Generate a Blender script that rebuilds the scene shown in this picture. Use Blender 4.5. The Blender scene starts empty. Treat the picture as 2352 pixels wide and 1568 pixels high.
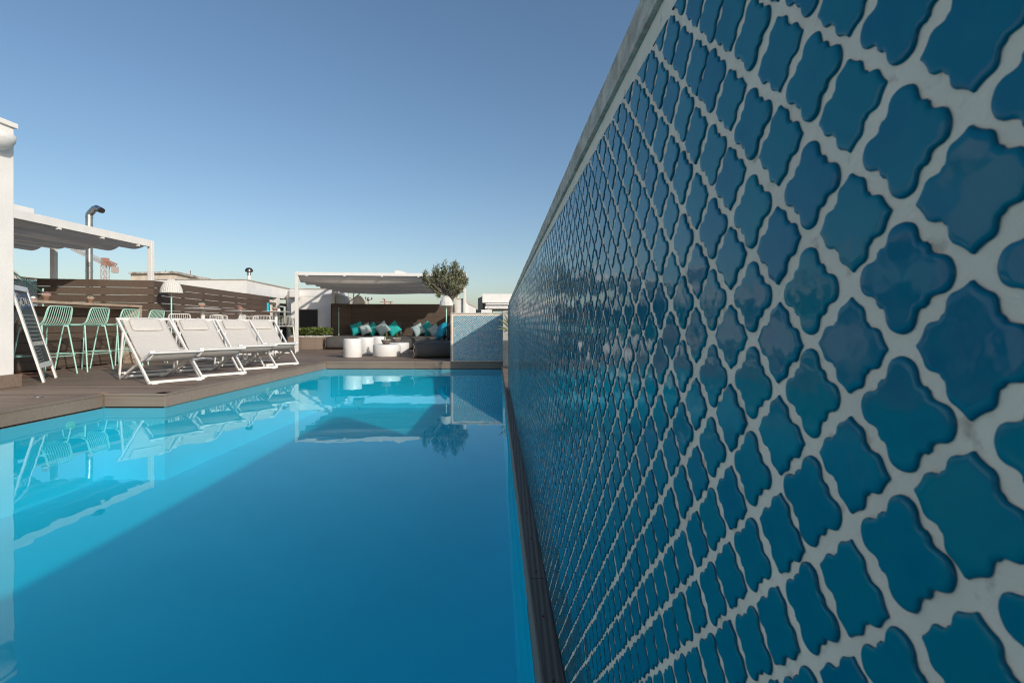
import bpy, math, random
import numpy as np
from mathutils import Vector, Matrix, noise
random.seed(7)
rng = np.random.default_rng(7)
SC = bpy.context.scene
COL = SC.collection
R = math.radians
pi = math.pi

# ------------------------------------------------------------------ camera
CAMZ = 0.77
cam_d = bpy.data.cameras.new("camera"); cam = bpy.data.objects.new("camera", cam_d); COL.objects.link(cam)
cam.location = (0, 0, CAMZ); cam.rotation_euler = (R(90), 0, 0)
cam_d.sensor_width = 36; cam_d.lens = 1104/2352*36
cam_d.shift_y = -39/2352
cam_d.clip_start = 0.01; cam_d.clip_end = 5000
cam_d.dof.use_dof = True; cam_d.dof.focus_distance = 2.2; cam_d.dof.aperture_fstop = 22
SC.camera = cam
# ------------------------------------------------------------------ light
SUN = Vector((1.0, -1.0, 0.61)).normalized()          # towards the sun
elev = math.asin(SUN.z); azim = math.atan2(SUN.x, SUN.y)
W = bpy.data.worlds.new("World"); SC.world = W; W.use_nodes = True
nt = W.node_tree; nt.nodes.clear()
sky = nt.nodes.new('ShaderNodeTexSky'); sky.sky_type = 'NISHITA'; sky.sun_disc = False
sky.sun_elevation = elev; sky.sun_rotation = azim
sky.altitude = 0; sky.air_density = 1.0; sky.dust_density = 1.5; sky.ozone_density = 1.6
bg = nt.nodes.new('ShaderNodeBackground'); bg.inputs['Strength'].default_value = 0.15
wo = nt.nodes.new('ShaderNodeOutputWorld')
hs = nt.nodes.new('ShaderNodeHueSaturation'); hs.inputs['Saturation'].default_value = 1.16
nt.links.new(sky.outputs[0], hs.inputs['Color']); 
gm = nt.nodes.new('ShaderNodeGamma'); gm.inputs['Gamma'].default_value = .88; nt.links.new(hs.outputs[0], gm.inputs[0])
vm = nt.nodes.new('ShaderNodeVectorMath'); vm.operation = 'SCALE'; vm.inputs['Scale'].default_value = .72; nt.links.new(gm.outputs[0], vm.inputs[0])
nt.links.new(vm.outputs[0], bg.inputs[0]); nt.links.new(bg.outputs[0], wo.inputs[0])
sd = bpy.data.lights.new("sun", 'SUN'); sd.energy = 2.25; sd.angle = R(0.9); sd.color = (1.0, 0.92, 0.82)
so = bpy.data.objects.new("sun", sd); COL.objects.link(so); so.location = (5, -5, 8)
so.rotation_euler = SUN.to_track_quat('Z', 'Y').to_euler()
SC.view_settings.view_transform = 'Standard'; SC.view_settings.look = 'None'
SC.view_settings.gamma = 1; SC.view_settings.exposure = 0.56
SC.cycles.max_bounces = 8; SC.cycles.transparent_max_bounces = 12
SC.cycles.use_denoising = True
SC.cycles.filter_width = 1.15

# ------------------------------------------------------------------ helpers
F = 1104.0
def at(px, py, Y):                       # measured direction + chosen distance -> point in the place
    return Vector(((px-1176)/F*Y, Y, CAMZ+(745-py)/F*Y))
def gnd(px, py, z=0.0):
    Y = F*(CAMZ-z)/(py-745)
    return Vector(((px-1176)/F*Y, Y, z))

def tag(o, label=None, cat=None, group=None, kind=None):
    if label: o['label'] = label
    if cat: o['category'] = cat
    if group: o['group'] = group
    if kind: o['kind'] = kind
    return o
def empty(name, loc, label, cat, group=None, rz=0.0):
    o = bpy.data.objects.new(name, None); COL.objects.link(o)
    o.location = loc; o.rotation_euler = (0, 0, rz); o.empty_display_size = .1
    return tag(o, label, cat, group)
def kids(o): return [c for c in COL.objects if c.parent == o]
def copy_tree(o, parent=None):
    c = o.copy(); COL.objects.link(c)
    if parent: c.parent = parent
    for ch in kids(o): copy_tree(ch, c)
    return c

class MB:
    """collects shapes, builds them as one mesh object"""
    def __init__(s): s.v = []; s.f = []; s.sm = []; s.mi = []; s.m = 0
    def add(s, vs, fs, smooth=False):
        n = len(s.v); s.v += [tuple(v) for v in vs]
        for f in fs:
            s.f.append([i+n for i in f]); s.sm.append(smooth); s.mi.append(s.m)
        return s
    def box(s, a, b):
        (x0, y0, z0), (x1, y1, z1) = a, b
        vs = [(x0,y0,z0),(x1,y0,z0),(x1,y1,z0),(x0,y1,z0),(x0,y0,z1),(x1,y0,z1),(x1,y1,z1),(x0,y1,z1)]
        return s.add(vs, [(0,3,2,1),(4,5,6,7),(0,1,5,4),(1,2,6,5),(2,3,7,6),(3,0,4,7)])
    def obox(s, p, q, w, h, up=(0,0,1)):
        """box bar from p to q, w wide (across), h tall (along up)"""
        p = Vector(p); q = Vector(q); d = (q-p); L = d.length; d.normalize(); up = Vector(up)
        x = d.cross(up)
        if x.length < 1e-5: x = d.cross(Vector((1, 0, 0)))
        x.normalize(); u = x.cross(d).normalized()
        vs = []
        for t in (p, q):
            for a, b in ((-1,-1),(1,-1),(1,1),(-1,1)): vs.append(t + x*(a*w/2) + u*(b*h/2))
        return s.add(vs, [(0,1,2,3),(7,6,5,4),(0,4,5,1),(1,5,6,2),(2,6,7,3),(3,7,4,0)])
    def prism(s, poly, z0, z1):
        n = len(poly)
        vs = [(x, y, z0) for x, y in poly] + [(x, y, z1) for x, y in poly]
        return s.add(vs, [list(range(n))[::-1], list(range(n, 2*n))] + [(i, (i+1) % n, n+(i+1) % n, n+i) for i in range(n)])
    def vprism(s, poly, y0, y1):             # polygon in x,z extruded in y
        n = len(poly)
        vs = [(x, y0, z) for x, z in poly] + [(x, y1, z) for x, z in poly]
        return s.add(vs, [list(range(n)), list(range(n, 2*n))[::-1]] + [((i+1) % n, i, n+i, n+(i+1) % n) for i in range(n)])
    def tube(s, pts, r, n=8, closed=False, caps=True):
        pts = [Vector(p) for p in pts]; m = len(pts)
        rs = r if isinstance(r, (list, tuple)) else [r]*m
        tang = []
        for i in range(m):
            a = pts[(i-1) % m] if (closed or i > 0) else pts[i]
            b = pts[(i+1) % m] if (closed or i < m-1) else pts[i]
            tang.append((b-a).normalized())
        t0 = tang[0]; ref = Vector((0, 0, 1)) if abs(t0.z) < .9 else Vector((1, 0, 0))
        x = t0.cross(ref).normalized(); vs = []
        for i in range(m):
            x = (x - tang[i]*x.dot(tang[i]))
            x.normalize(); y = tang[i].cross(x)
            for k in range(n):
                a = 2*pi*k/n; vs.append(pts[i] + (x*math.cos(a) + y*math.sin(a))*rs[i])
        fs = []
        for i in range(m if closed else m-1):
            j = (i+1) % m
            for k in range(n):
                fs.append((i*n+k, i*n+(k+1) % n, j*n+(k+1) % n, j*n+k))
        s.add(vs, fs, True)
        if caps and not closed:
            s.add(vs[:n], [list(range(n))[::-1]]); s.add(vs[-n:], [list(range(n))])
        return s
    def lathe(s, prof, c=(0, 0, 0), n=32, smooth=True):
        vs = []; m = len(prof)
        for r, z in prof:
            for k in range(n):
                a = 2*pi*k/n; vs.append((c[0]+r*math.cos(a), c[1]+r*math.sin(a), c[2]+z))
        fs = [(i*n+k, i*n+(k+1) % n, (i+1)*n+(k+1) % n, (i+1)*n+k) for i in range(m-1) for k in range(n)]
        return s.add(vs, fs, smooth)
    def ell(s, c, r, n=8, m=6, rot=None):
        vs = []
        for i in range(m+1):
            th = pi*i/m
            for k in range(n):
                a = 2*pi*k/n
                v = Vector((math.sin(th)*math.cos(a)*r[0], math.sin(th)*math.sin(a)*r[1], math.cos(th)*r[2]))
                if rot: v = rot @ v
                vs.append(v + Vector(c))
        fs = [(i*n+k, (i+1)*n+k, (i+1)*n+(k+1) % n, i*n+(k+1) % n) for i in range(m) for k in range(n)]
        return s.add(vs, fs, True)
    def build(s, name, mat, parent=None, world=True, bevel=0.0, seg=2):
        org = Vector((0, 0, 0))
        if parent is not None and world:
            o = parent
            while o is not None: org = org + Vector(o.location); o = o.parent
        me = bpy.data.meshes.new(name)
        vs = [(v[0]-org.x, v[1]-org.y, v[2]-org.z) for v in s.v]
        me.from_pydata(vs, [], s.f)
        me.polygons.foreach_set('use_smooth', s.sm)
        for m_ in (mat if isinstance(mat, list) else [mat]): me.materials.append(m_)
        me.polygons.foreach_set('material_index', s.mi)
        me.update()
        ob = bpy.data.objects.new(name, me); COL.objects.link(ob)
        if parent is not None: ob.parent = parent
        if bevel:
            b = ob.modifiers.new("bevel", 'BEVEL'); b.width = bevel; b.segments = seg; b.limit_method = 'ANGLE'; b.angle_limit = R(40)
            b.harden_normals = False
        return ob

def spline(pts, n=8, closed=False):
    P = [Vector(p) for p in pts]; out = []; m = len(P)
    rngi = range(m if closed else m-1)
    for i in rngi:
        if closed: p0, p1, p2, p3 = P[(i-1) % m], P[i], P[(i+1) % m], P[(i+2) % m]
        else: p0, p1, p2, p3 = P[max(i-1, 0)], P[i], P[i+1], P[min(i+2, m-1)]
        for k in range(n):
            t = k/n
            out.append(.5*((2*p1)+(p2-p0)*t+(2*p0-5*p1+4*p2-p3)*t*t+(-p0+3*p1-3*p2+p3)*t**3))
    if not closed: out.append(P[-1].copy())
    return out

# ------------------------------------------------------------------ materials
def mat(name, col, rough=.5, metal=0.0, var=0.0, vscale=8.0, col2=None, bump=0.0, bscale=40.0, spec=.5, coat=0.0, stretch=None, detail=5.0, alpha=None):
    m = bpy.data.materials.new(name); m.use_nodes = True
    N = m.node_tree; b = N.nodes['Principled BSDF']
    b.inputs['Base Color'].default_value = (*col, 1); b.inputs['Roughness'].default_value = rough
    b.inputs['Metallic'].default_value = metal; b.inputs['Specular IOR Level'].default_value = spec
    b.inputs['Coat Weight'].default_value = coat
    tc = N.nodes.new('ShaderNodeTexCoord'); mp = N.nodes.new('ShaderNodeMapping')
    N.links.new(tc.outputs['Object'], mp.inputs[0])
    if stretch: mp.inputs['Scale'].default_value = stretch
    if var > 0 or col2:
        nz = N.nodes.new('ShaderNodeTexNoise'); nz.inputs['Scale'].default_value = vscale; nz.inputs['Detail'].default_value = detail
        N.links.new(mp.outputs[0], nz.inputs['Vector'])
        rmp = N.nodes.new('ShaderNodeMapRange'); rmp.inputs[1].default_value = .35; rmp.inputs[2].default_value = .65
        N.links.new(nz.outputs['Fac'], rmp.inputs[0])
        mx = N.nodes.new('ShaderNodeMix'); mx.data_type = 'RGBA'
        c2 = col2 if col2 else tuple(min(1, c*(1+var)) for c in col)
        c1 = col if col2 else tuple(c*(1-var) for c in col)
        mx.inputs['A'].default_value = (*c1, 1); mx.inputs['B'].default_value = (*c2, 1)
        N.links.new(rmp.outputs[0], mx.inputs['Factor']); N.links.new(mx.outputs['Result'], b.inputs['Base Color'])
    if bump > 0:
        n2 = N.nodes.new('ShaderNodeTexNoise'); n2.inputs['Scale'].default_value = bscale; n2.inputs['Detail'].default_value = 4
        N.links.new(mp.outputs[0], n2.inputs['Vector'])
        bp = N.nodes.new('ShaderNodeBump'); bp.inputs['Strength'].default_value = bump; bp.inputs['Distance'].default_value = .01
        N.links.new(n2.outputs['Fac'], bp.inputs['Height']); N.links.new(bp.outputs[0], b.inputs['Normal'])
    return m
M = {}
M['white_metal'] = mat('white_metal', (.77, .76, .73), .35, var=.03, vscale=6)
M['white_plaster'] = mat('white_plaster', (.80, .785, .75), .75, var=.04, vscale=3, bump=.25, bscale=60)
M['old_plaster'] = mat('old_plaster', (.55, .47, .38), .9, col2=(.74, .66, .56), vscale=1.2, bump=.3, bscale=8, detail=9)
M['stained'] = mat('stained_plaster', (.22, .19, .16), .9, col2=(.66, .62, .55), vscale=1.6, detail=9, stretch=(1.5, 1.5, .4))
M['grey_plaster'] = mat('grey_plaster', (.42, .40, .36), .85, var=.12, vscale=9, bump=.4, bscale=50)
M['concrete'] = mat('concrete_coping', (.50, .38, .29), .85, col2=(.80, .63, .49), vscale=45, bump=.8, bscale=120, detail=9)
M['sling'] = mat('sling_fabric', (.55, .525, .485), .8, var=.03, vscale=30, bump=.15, bscale=600)
M['mint'] = mat('mint_metal', (.42, .72, .61), .4, var=.05, vscale=10)
M['wicker'] = mat('white_wicker', (.66, .65, .61), .7, var=.08, vscale=120)
M['wood'] = mat('weathered_wood', (.30, .22, .16), .75, col2=(.50, .40, .31), vscale=6, stretch=(6, .8, 6), bump=.3, bscale=30)
M['palewood'] = mat('pale_wood_trim', (.42, .38, .32), .75, col2=(.58, .54, .47), vscale=9, bump=.3, bscale=40)
M['steel'] = mat('galvanised_steel', (.50, .50, .49), .28, metal=1.0, var=.15, vscale=5)
M['darksteel'] = mat('dark_steel', (.16, .14, .13), .3, metal=.9, var=.2, vscale=10)
M['terracotta'] = mat('terracotta', (.36, .22, .16), .8, var=.15, vscale=14, bump=.2, bscale=80)
M['claybowl'] = mat('grey_clay', (.14, .11, .095), .75, var=.2, vscale=14)
M['pebble'] = mat('white_pebble', (.78, .77, .74), .6, var=.1, vscale=30)
M['succ_green'] = mat('succulent_green', (.24, .33, .20), .55, var=.25, vscale=20)
M['succ_pink'] = mat('succulent_pink', (.42, .20, .20), .55, var=.25, vscale=20)
M['leaf'] = mat('hedge_leaf', (.035, .065, .012), .45, col2=(.15, .20, .045), vscale=9)
M['olive'] = mat('olive_leaf', (.07, .085, .035), .5, col2=(.24, .25, .14), vscale=12)
M['bark'] = mat('bark', (.16, .13, .10), .9, col2=(.34, .29, .24), vscale=20, bump=.6, bscale=60)
M['agave'] = mat('agave_leaf', (.05, .09, .03), .4, col2=(.20, .24, .10), vscale=7)
M['bag'] = mat('charcoal_canvas', (.075, .070, .066), .7, var=.1, vscale=12, bump=.15, bscale=300)
M['piping'] = mat('grey_piping', (.22, .20, .17), .7)
M['teal'] = mat('teal_fabric', (.012, .40, .38), .75, var=.06, vscale=20, bump=.15, bscale=200)
M['paleblue'] = mat('pale_grey_fabric', (.40, .52, .53), .8, var=.05, vscale=20, bump=.15, bscale=200)
M['blue'] = mat('blue_fabric', (.005, .30, .42), .75, var=.06, vscale=20)
M['chalk'] = mat('chalk', (.62, .62, .58), .95, var=.3, vscale=90)
M['bluechalk'] = mat('blue_chalk', (.12, .24, .50), .95, var=.3, vscale=90)
M['slate'] = mat('blackboard', (.045, .048, .044), .55, var=.25, vscale=4)
M['card'] = mat('cyan_card', (.0, .50, .68), .4)
M['darkdoor'] = mat('dark_door', (.022, .021, .02), .45, var=.1, vscale=5)
M['brownpanel'] = mat('brown_panel', (.16, .135, .11), .7, var=.1, vscale=5)
M['glass'] = mat('dark_glass', (.02, .025, .025), .08)
M['greenglass'] = mat('green_glass', (.42, .55, .48), .15)
M['cranered'] = mat('crane_red', (.40, .22, .17), .6)
M['cranewhite'] = mat('crane_pale', (.50, .42, .38), .6)
M['tank'] = mat('tank_grey', (.36, .38, .38), .6, var=.1, vscale=2)
M['rust'] = mat('rusty_chain', (.20, .07, .03), .8)
M['screw'] = mat('screw_black', (.01, .01, .01), .4)
M['canopy'] = mat('canopy_fabric', (.42, .39, .36), .8, var=.05, vscale=8)
def canopy_mat():
    m = mat('canopy_fabric', (.80, .73, .64), .85, var=.04, vscale=8)
    N = m.node_tree; L = N.links; b = N.nodes['Principled BSDF']; out = N.nodes['Material Output']
    t = N.nodes.new('ShaderNodeBsdfTranslucent'); t.inputs[0].default_value = (.66, .56, .45, 1); x = N.nodes.new('ShaderNodeMixShader'); x.inputs[0].default_value = .34
    L.new(b.outputs[0], x.inputs[1]); L.new(t.outputs[0], x.inputs[2]); L.new(x.outputs[0], out.inputs[0]); return m
M['canopy'] = canopy_mat()
M['underdeck'] = mat('under_deck', (.012, .011, .01), .9)
M['ground'] = mat('city_ground', (.16, .15, .13), .95, var=.3, vscale=.05)
M['liner'] = mat('pool_liner', (.004, .58, .75), .5, var=.03, vscale=1.5)
M['seam'] = mat('liner_seam', (.004, .525, .65), .5)
M['roofdark'] = mat('dark_treeline', (.03, .035, .025), .9)
M['lampmetal'] = mat('dark_green_metal', (.05, .14, .11), .45)

def board_mat(name, c1, c2, axis='X', groove=True, pitch=.145):
    """composite decking: every board its own shade, streaks along it, fine grooves"""
    m = bpy.data.materials.new(name); m.use_nodes = True
    N = m.node_tree; b = N.nodes['Principled BSDF']; L = N.links
    tc = N.nodes.new('ShaderNodeTexCoord'); geo = N.nodes.new('ShaderNodeNewGeometry')
    mp = N.nodes.new('ShaderNodeMapping')
    mp.inputs['Scale'].default_value = {'X': (.6, 26, 26), 'Y': (26, .6, 26)}[axis]
    L.new(tc.outputs['Object'], mp.inputs[0])
    nz = N.nodes.new('ShaderNodeTexNoise'); nz.inputs['Scale'].default_value = 1.5; nz.inputs['Detail'].default_value = 8
    L.new(mp.outputs[0], nz.inputs['Vector'])
    add = N.nodes.new('ShaderNodeMath'); add.operation = 'MULTIPLY_ADD'
    L.new(geo.outputs['Random Per Island'], add.inputs[0]); add.inputs[1].default_value = .75
    L.new(nz.outputs['Fac'], add.inputs[2])
    n3 = N.nodes.new('ShaderNodeTexNoise'); n3.inputs['Scale'].default_value = 1.3; n3.inputs['Detail'].default_value = 6
    L.new(tc.outputs['Object'], n3.inputs['Vector'])
    ad2 = N.nodes.new('ShaderNodeMath'); ad2.operation = 'MULTIPLY_ADD'
    L.new(n3.outputs['Fac'], ad2.inputs[0]); ad2.inputs[1].default_value = .9; L.new(add.outputs[0], ad2.inputs[2])
    rm = N.nodes.new('ShaderNodeMapRange'); rm.inputs[1].default_value = .8; rm.inputs[2].default_value = 1.85
    L.new(ad2.outputs[0], rm.inputs[0])
    mx = N.nodes.new('ShaderNodeMix'); mx.data_type = 'RGBA'
    mx.inputs['A'].default_value = (*c1, 1); mx.inputs['B'].default_value = (*c2, 1)
    L.new(rm.outputs[0], mx.inputs['Factor']); L.new(mx.outputs['Result'], b.inputs['Base Color'])
    b.inputs['Roughness'].default_value = .62; b.inputs['Specular IOR Level'].default_value = .35
    bp = N.nodes.new('ShaderNodeBump'); bp.inputs['Strength'].default_value = .5; bp.inputs['Distance'].default_value = .002
    if groove:
        wv = N.nodes.new('ShaderNodeTexWave'); wv.wave_type = 'BANDS'; wv.bands_direction = 'Y' if axis == 'X' else 'X'
        wv.inputs['Scale'].default_value = 20.0; wv.inputs['Distortion'].default_value = 0
        L.new(tc.outputs['Object'], wv.inputs['Vector'])
        sm = N.nodes.new('ShaderNodeMath'); sm.operation = 'ADD'
        L.new(wv.outputs['Fac'], sm.inputs[0]); L.new(nz.outputs['Fac'], sm.inputs[1]); L.new(sm.outputs[0], bp.inputs['Height'])
    else:
        L.new(nz.outputs['Fac'], bp.inputs['Height'])
    L.new(bp.outputs[0], b.inputs['Normal'])
    return m
M['deck'] = board_mat('deck_boards', (.148, .105, .076), (.275, .205, .155), 'X')
M['deckY'] = board_mat('deck_strip_boards', (.10, .08, .066), (.17, .14, .12), 'Y')
M['coping'] = board_mat('coping_boards', (.165, .122, .092), (.285, .222, .172), 'X', False)
M['fence'] = board_mat('fence_boards', (.085, .060, .045), (.135, .099, .076), 'X', False)
M['fenceY'] = board_mat('fence_boards_long', (.085, .060, .045), (.135, .099, .076), 'Y', False)

def tile_mat(name='glazed_tile', k_=1.0, rough_=.055):
    m = bpy.data.materials.new(name); m.use_nodes = True
    N = m.node_tree; b = N.nodes['Principled BSDF']; L = N.links
    at_ = N.nodes.new('ShaderNodeAttribute'); at_.attribute_name = 'tint'
    sep = N.nodes.new('ShaderNodeSeparateColor'); L.new(at_.outputs['Color'], sep.inputs[0])
    tc = N.nodes.new('ShaderNodeTexCoord')
    nz = N.nodes.new('ShaderNodeTexNoise'); nz.inputs['Scale'].default_value = 60; nz.inputs['Detail'].default_value = 6
    L.new(tc.outputs['Object'], nz.inputs['Vector'])
    a = N.nodes.new('ShaderNodeMath'); a.operation = 'MULTIPLY_ADD'
    L.new(nz.outputs['Fac'], a.inputs[0]); a.inputs[1].default_value = .9
    L.new(sep.outputs[0], a.inputs[2])
    rp = N.nodes.new('ShaderNodeValToRGB'); e = rp.color_ramp.elements
    e[0].position = .15; e[0].color = (.0, .150, .235, 1); e[1].position = .95; e[1].color = (.0, .205, .240, 1)
    k = rp.color_ramp.elements.new(.5); k.color = (.0, .182, .245, 1)
    rmp = N.nodes.new('ShaderNodeMapRange'); rmp.inputs[1].default_value = .3; rmp.inputs[2].default_value = 1.5
    L.new(a.outputs[0], rmp.inputs[0]); L.new(rmp.outputs[0], rp.inputs[0])
    # glaze runs thin on the crown, pools darker along the rim
    mx = N.nodes.new('ShaderNodeMix'); mx.data_type = 'RGBA'
    mx.inputs['A'].default_value = (.0, .100, .155, 1)
    L.new(rp.outputs[0], mx.inputs['B']); L.new(sep.outputs[1], mx.inputs['Factor'])
    L.new(mx.outputs['Result'], b.inputs['Base Color'])
    b.inputs['Roughness'].default_value = rough_; b.inputs['Specular IOR Level'].default_value = .19; b.inputs['Coat Weight'].default_value = .0; b.inputs['Coat Roughness'].default_value = .06
    n2 = N.nodes.new('ShaderNodeTexNoise'); n2.inputs['Scale'].default_value = 60; n2.inputs['Detail'].default_value = 2
    L.new(tc.outputs['Object'], n2.inputs['Vector'])
    bp = N.nodes.new('ShaderNodeBump'); bp.inputs['Strength'].default_value = .06; bp.inputs['Distance'].default_value = .003
    L.new(n2.outputs['Fac'], bp.inputs['Height']); L.new(bp.outputs[0], b.inputs['Normal'])
    return m
M['tile'] = tile_mat()
M['screen_tile'] = tile_mat('sunlit_turquoise_tile', 1.0, .3)
for e_ in M['screen_tile'].node_tree.nodes['Color Ramp'].color_ramp.elements: e_.color = (.035, e_.color[1]*1.55, e_.color[2]*1.6, 1)  # wall tile colours lightened, putting the far screen's sunlight into the glaze
def grout_mat():
    m = mat('grout', (.96, .73, .56), .8, var=.06, vscale=14, bump=.12, bscale=350)
    N = m.node_tree; L = N.links; b = N.nodes['Principled BSDF']
    src = b.inputs['Base Color'].links[0].from_socket
    tc = N.nodes.new('ShaderNodeTexCoord')
    nz = N.nodes.new('ShaderNodeTexNoise'); nz.inputs['Scale'].default_value = 70; nz.inputs['Detail'].default_value = 5
    L.new(tc.outputs['Object'], nz.inputs['Vector'])
    r = N.nodes.new('ShaderNodeMapRange'); r.inputs[1].default_value = .635; r.inputs[2].default_value = .76; r.inputs[4].default_value = .55
    L.new(nz.outputs['Fac'], r.inputs[0])
    mx = N.nodes.new('ShaderNodeMix'); mx.data_type = 'RGBA'; mx.inputs['B'].default_value = (.22, .12, .06, 1)
    L.new(r.outputs[0], mx.inputs['Factor']); L.new(src, mx.inputs['A']); L.new(mx.outputs['Result'], b.inputs['Base Color'])
    return m
M['grout'] = grout_mat()

def water_mat():
    m = bpy.data.materials.new('pool_water'); m.use_nodes = True
    N = m.node_tree; L = N.links; N.nodes.clear()
    out = N.nodes.new('ShaderNodeOutputMaterial'); mix = N.nodes.new('ShaderNodeMixShader')
    tr = N.nodes.new('ShaderNodeBsdfTransparent'); tr.inputs[0].default_value = (.22, .92, .94, 1)
    gl = N.nodes.new('ShaderNodeBsdfGlossy'); gl.inputs['Roughness'].default_value = 0.0; gl.inputs[0].default_value = (.74, .98, 1, 1)
    fr = N.nodes.new('ShaderNodeFresnel')
    ge = N.nodes.new('ShaderNodeNewGeometry'); mr = N.nodes.new('ShaderNodeMapRange'); mr.inputs[3].default_value = 1.31; mr.inputs[4].default_value = 1/1.31
    L.new(ge.outputs['Backfacing'], mr.inputs[0]); L.new(mr.outputs[0], fr.inputs['IOR'])
    tc = N.nodes.new('ShaderNodeTexCoord')
    nz = N.nodes.new('ShaderNodeTexNoise'); nz.inputs['Scale'].default_value = 3.2; nz.inputs['Detail'].default_value = 2
    L.new(tc.outputs['Object'], nz.inputs['Vector'])
    bp = N.nodes.new('ShaderNodeBump'); bp.inputs['Strength'].default_value = .19; bp.inputs['Distance'].default_value = .004
    L.new(nz.outputs['Fac'], bp.inputs['Height'])
    L.new(bp.outputs[0], gl.inputs['Normal']); L.new(bp.outputs[0], fr.inputs['Normal'])
    L.new(fr.outputs[0], mix.inputs[0]); L.new(tr.outputs[0], mix.inputs[1]); L.new(gl.outputs[0], mix.inputs[2])
    L.new(mix.outputs[0], out.inputs[0])
    return m
M['water'] = water_mat()

# ------------------------------------------------------------------ tiles
SK = -0.0317                                # the long wall runs at a slight angle
STAR = [(.400,0),(.393,.045),(.370,.094),(.326,.122),(.278,.130),(.246,.142),(.226,.162),(.222,.196),(.206,.206)]
DIAM = [(.400,0),(.368,.034),(.338,.080),(.318,.128),(.285,.152),(.235,.158),(.206,.166),(.196,.184),(.190,.190)]
def outline(q, n):
    q = np.array(q); qm = q[::-1][1:, ::-1]            # mirror over 45 deg, up to the 90 deg tip
    quarter = np.vstack([q, qm])[:-1]
    pts = []
    for k in range(4):
        c, s = math.cos(k*pi/2), math.sin(k*pi/2)
        pts.append(quarter @ np.array([[c, s], [-s, c]]))
    P = np.vstack(pts)
    if n >= len(P): 
        return P
    idx = np.round(np.linspace(0, len(P), n, endpoint=False)).astype(int)
    return P[idx]
def smooth_outline(P, keep_tips):
    # Chaikin once for a softer line
    out = []
    m = len(P)
    for i in range(m):
        a, b = P[i], P[(i+1) % m]
        out.append(a*.8+b*.2); out.append(a*.2+b*.8)
    return np.array(out)
PROF = {3: [(1, 0), (.984, .60), (.955, .95), (.90, 1.20), (.80, 1.22), (.56, 1.14), (.27, 1.18)],
        2: [(1, 0), (.95, .75), (.82, 1.0), (.45, .95)],
        1: [(1, 0), (.90, .85), (.5, 1.0)]}
def tile_panel(name, parent, org, udir, u0, u1, ztop, zbot, us, zs, pu, pz, lod, dome=.0012, jit=1.0, scale=(.955, 1.05), tmat='tile'):
    """tiles at lattice us+i*pu, zs+j*pz (quatrefoils) and half way between (pointed stars);
    org+udir*u is a point along the panel; the normal is udir x up."""
    udir = Vector(udir).normalized(); nrm = udir.cross(Vector((0, 0, 1))).normalized()
    V = []; Fc = []; C = []; off = 0
    i0 = int(math.floor((u0-us)/pu))-1; i1 = int(math.ceil((u1-us)/pu))+1
    j0 = int(math.floor((zbot-zs)/pz))-1
    for i2 in range(2*i0, 2*i1+1):
        uc = us+i2*pu/2
        zt = ztop(uc) if callable(ztop) else ztop
        j1 = int(math.ceil((zt-zs)/pz))+1
        for j2 in range(2*j0, 2*j1+1):
            if (i2+j2) % 2: continue
            zc = zs+j2*pz/2
            if i2 % 2 == 0: base = STAR
            else: base = DIAM
            if uc < u0-.3*pu or uc > u1+.3*pu or zc > zt+.36*pz or zc < zbot-.36*pz: continue
            l = lod(uc)
            P = outline(base, 99 if l >= 2 else 16)
            if l == 3: P = smooth_outline(P, True)
            n = len(P)
            sc = np.mean(scale)+rng.normal(0, .018)*jit; rot = rng.normal(0, R(1.6))*jit
            c, s = math.cos(rot), math.sin(rot)
            P = (P*sc/np.mean(scale)*1.0) @ np.array([[c, s], [-s, c]])
            ph = rng.uniform(0, 6.28, 4); ang = np.arctan2(P[:, 1], P[:, 0])
            wob = 1+.016*jit*np.sin(2*ang+ph[0])+.014*jit*np.sin(3*ang+ph[1])+.010*jit*np.sin(5*ang+ph[2])
            P = P*wob[:, None]
            P = P*np.array([pu*scale[0], pz*scale[1]])
            du, dz = rng.normal(0, .014*pu, 2)*jit
            tilt = rng.normal(0, .012, 2)*jit
            prof = PROF[l]; rings = []
            dm = dome*(1+rng.normal(0, .12)*jit)
            tv = np.clip(rng.normal(.38, .13), -.2, 1.0)
            # crown floor
            rm_ = np.hypot(P[:, 0], P[:, 1]); Pc = P/rm_[:, None]*rm_.mean()
            for fr, h in prof:
                w_ = min(1.0, max(0.0, (fr-.2)/.62))**1.3
                Q = (P*w_+Pc*(1-w_))*fr
                hh = h*dm + (Q[:, 0]*tilt[0]+Q[:, 1]*tilt[1])*(1 if h > 0 else 0) + .0003
                uu = np.clip(uc+du+Q[:, 0], u0, u1); zz = np.clip(zc+dz+Q[:, 1], zbot, zt)
                rings.append(np.stack([uu, zz, np.maximum(hh, .0001)], 1)); 
                C.append(np.tile([tv, min(1, max(0, (1-fr)/.06)), 0, 1], (n, 1)))
            ctr = np.array([[min(max(uc+du, u0), u1), min(max(zc+dz, zbot), zt), prof[-1][1]*dm+.0003]])
            C.append(np.array([[tv, 1, 0, 1]]))
            V += rings+[ctr]
            m = len(prof)
            for r_ in range(m-1):
                a = off+r_*n; k = np.arange(n); k2 = (k+1) % n
                Fc.append(np.stack([a+k, a+k2, a+n+k2, a+n+k], 1))
            a = off+(m-1)*n; k = np.arange(n); k2 = (k+1) % n
            Fc.append(np.stack([a+k, a+k2, np.full(n, off+m*n), np.full(n, -1)], 1))
            off += m*n+1
    V = np.vstack(V); C = np.vstack(C); Fc = np.vstack(Fc)
    base = np.array(org); W3 = base[None, :]+V[:, 0:1]*np.array(udir)[None, :]+V[:, 2:3]*np.array(nrm)[None, :]
    W3[:, 2] += V[:, 1]
    po = np.array(parent.location); W3 -= po[None, :]
    quads = Fc[:, 3] >= 0
    sizes = np.where(quads, 4, 3)
    loops = Fc.reshape(-1); loops = loops[loops >= 0]
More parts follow.
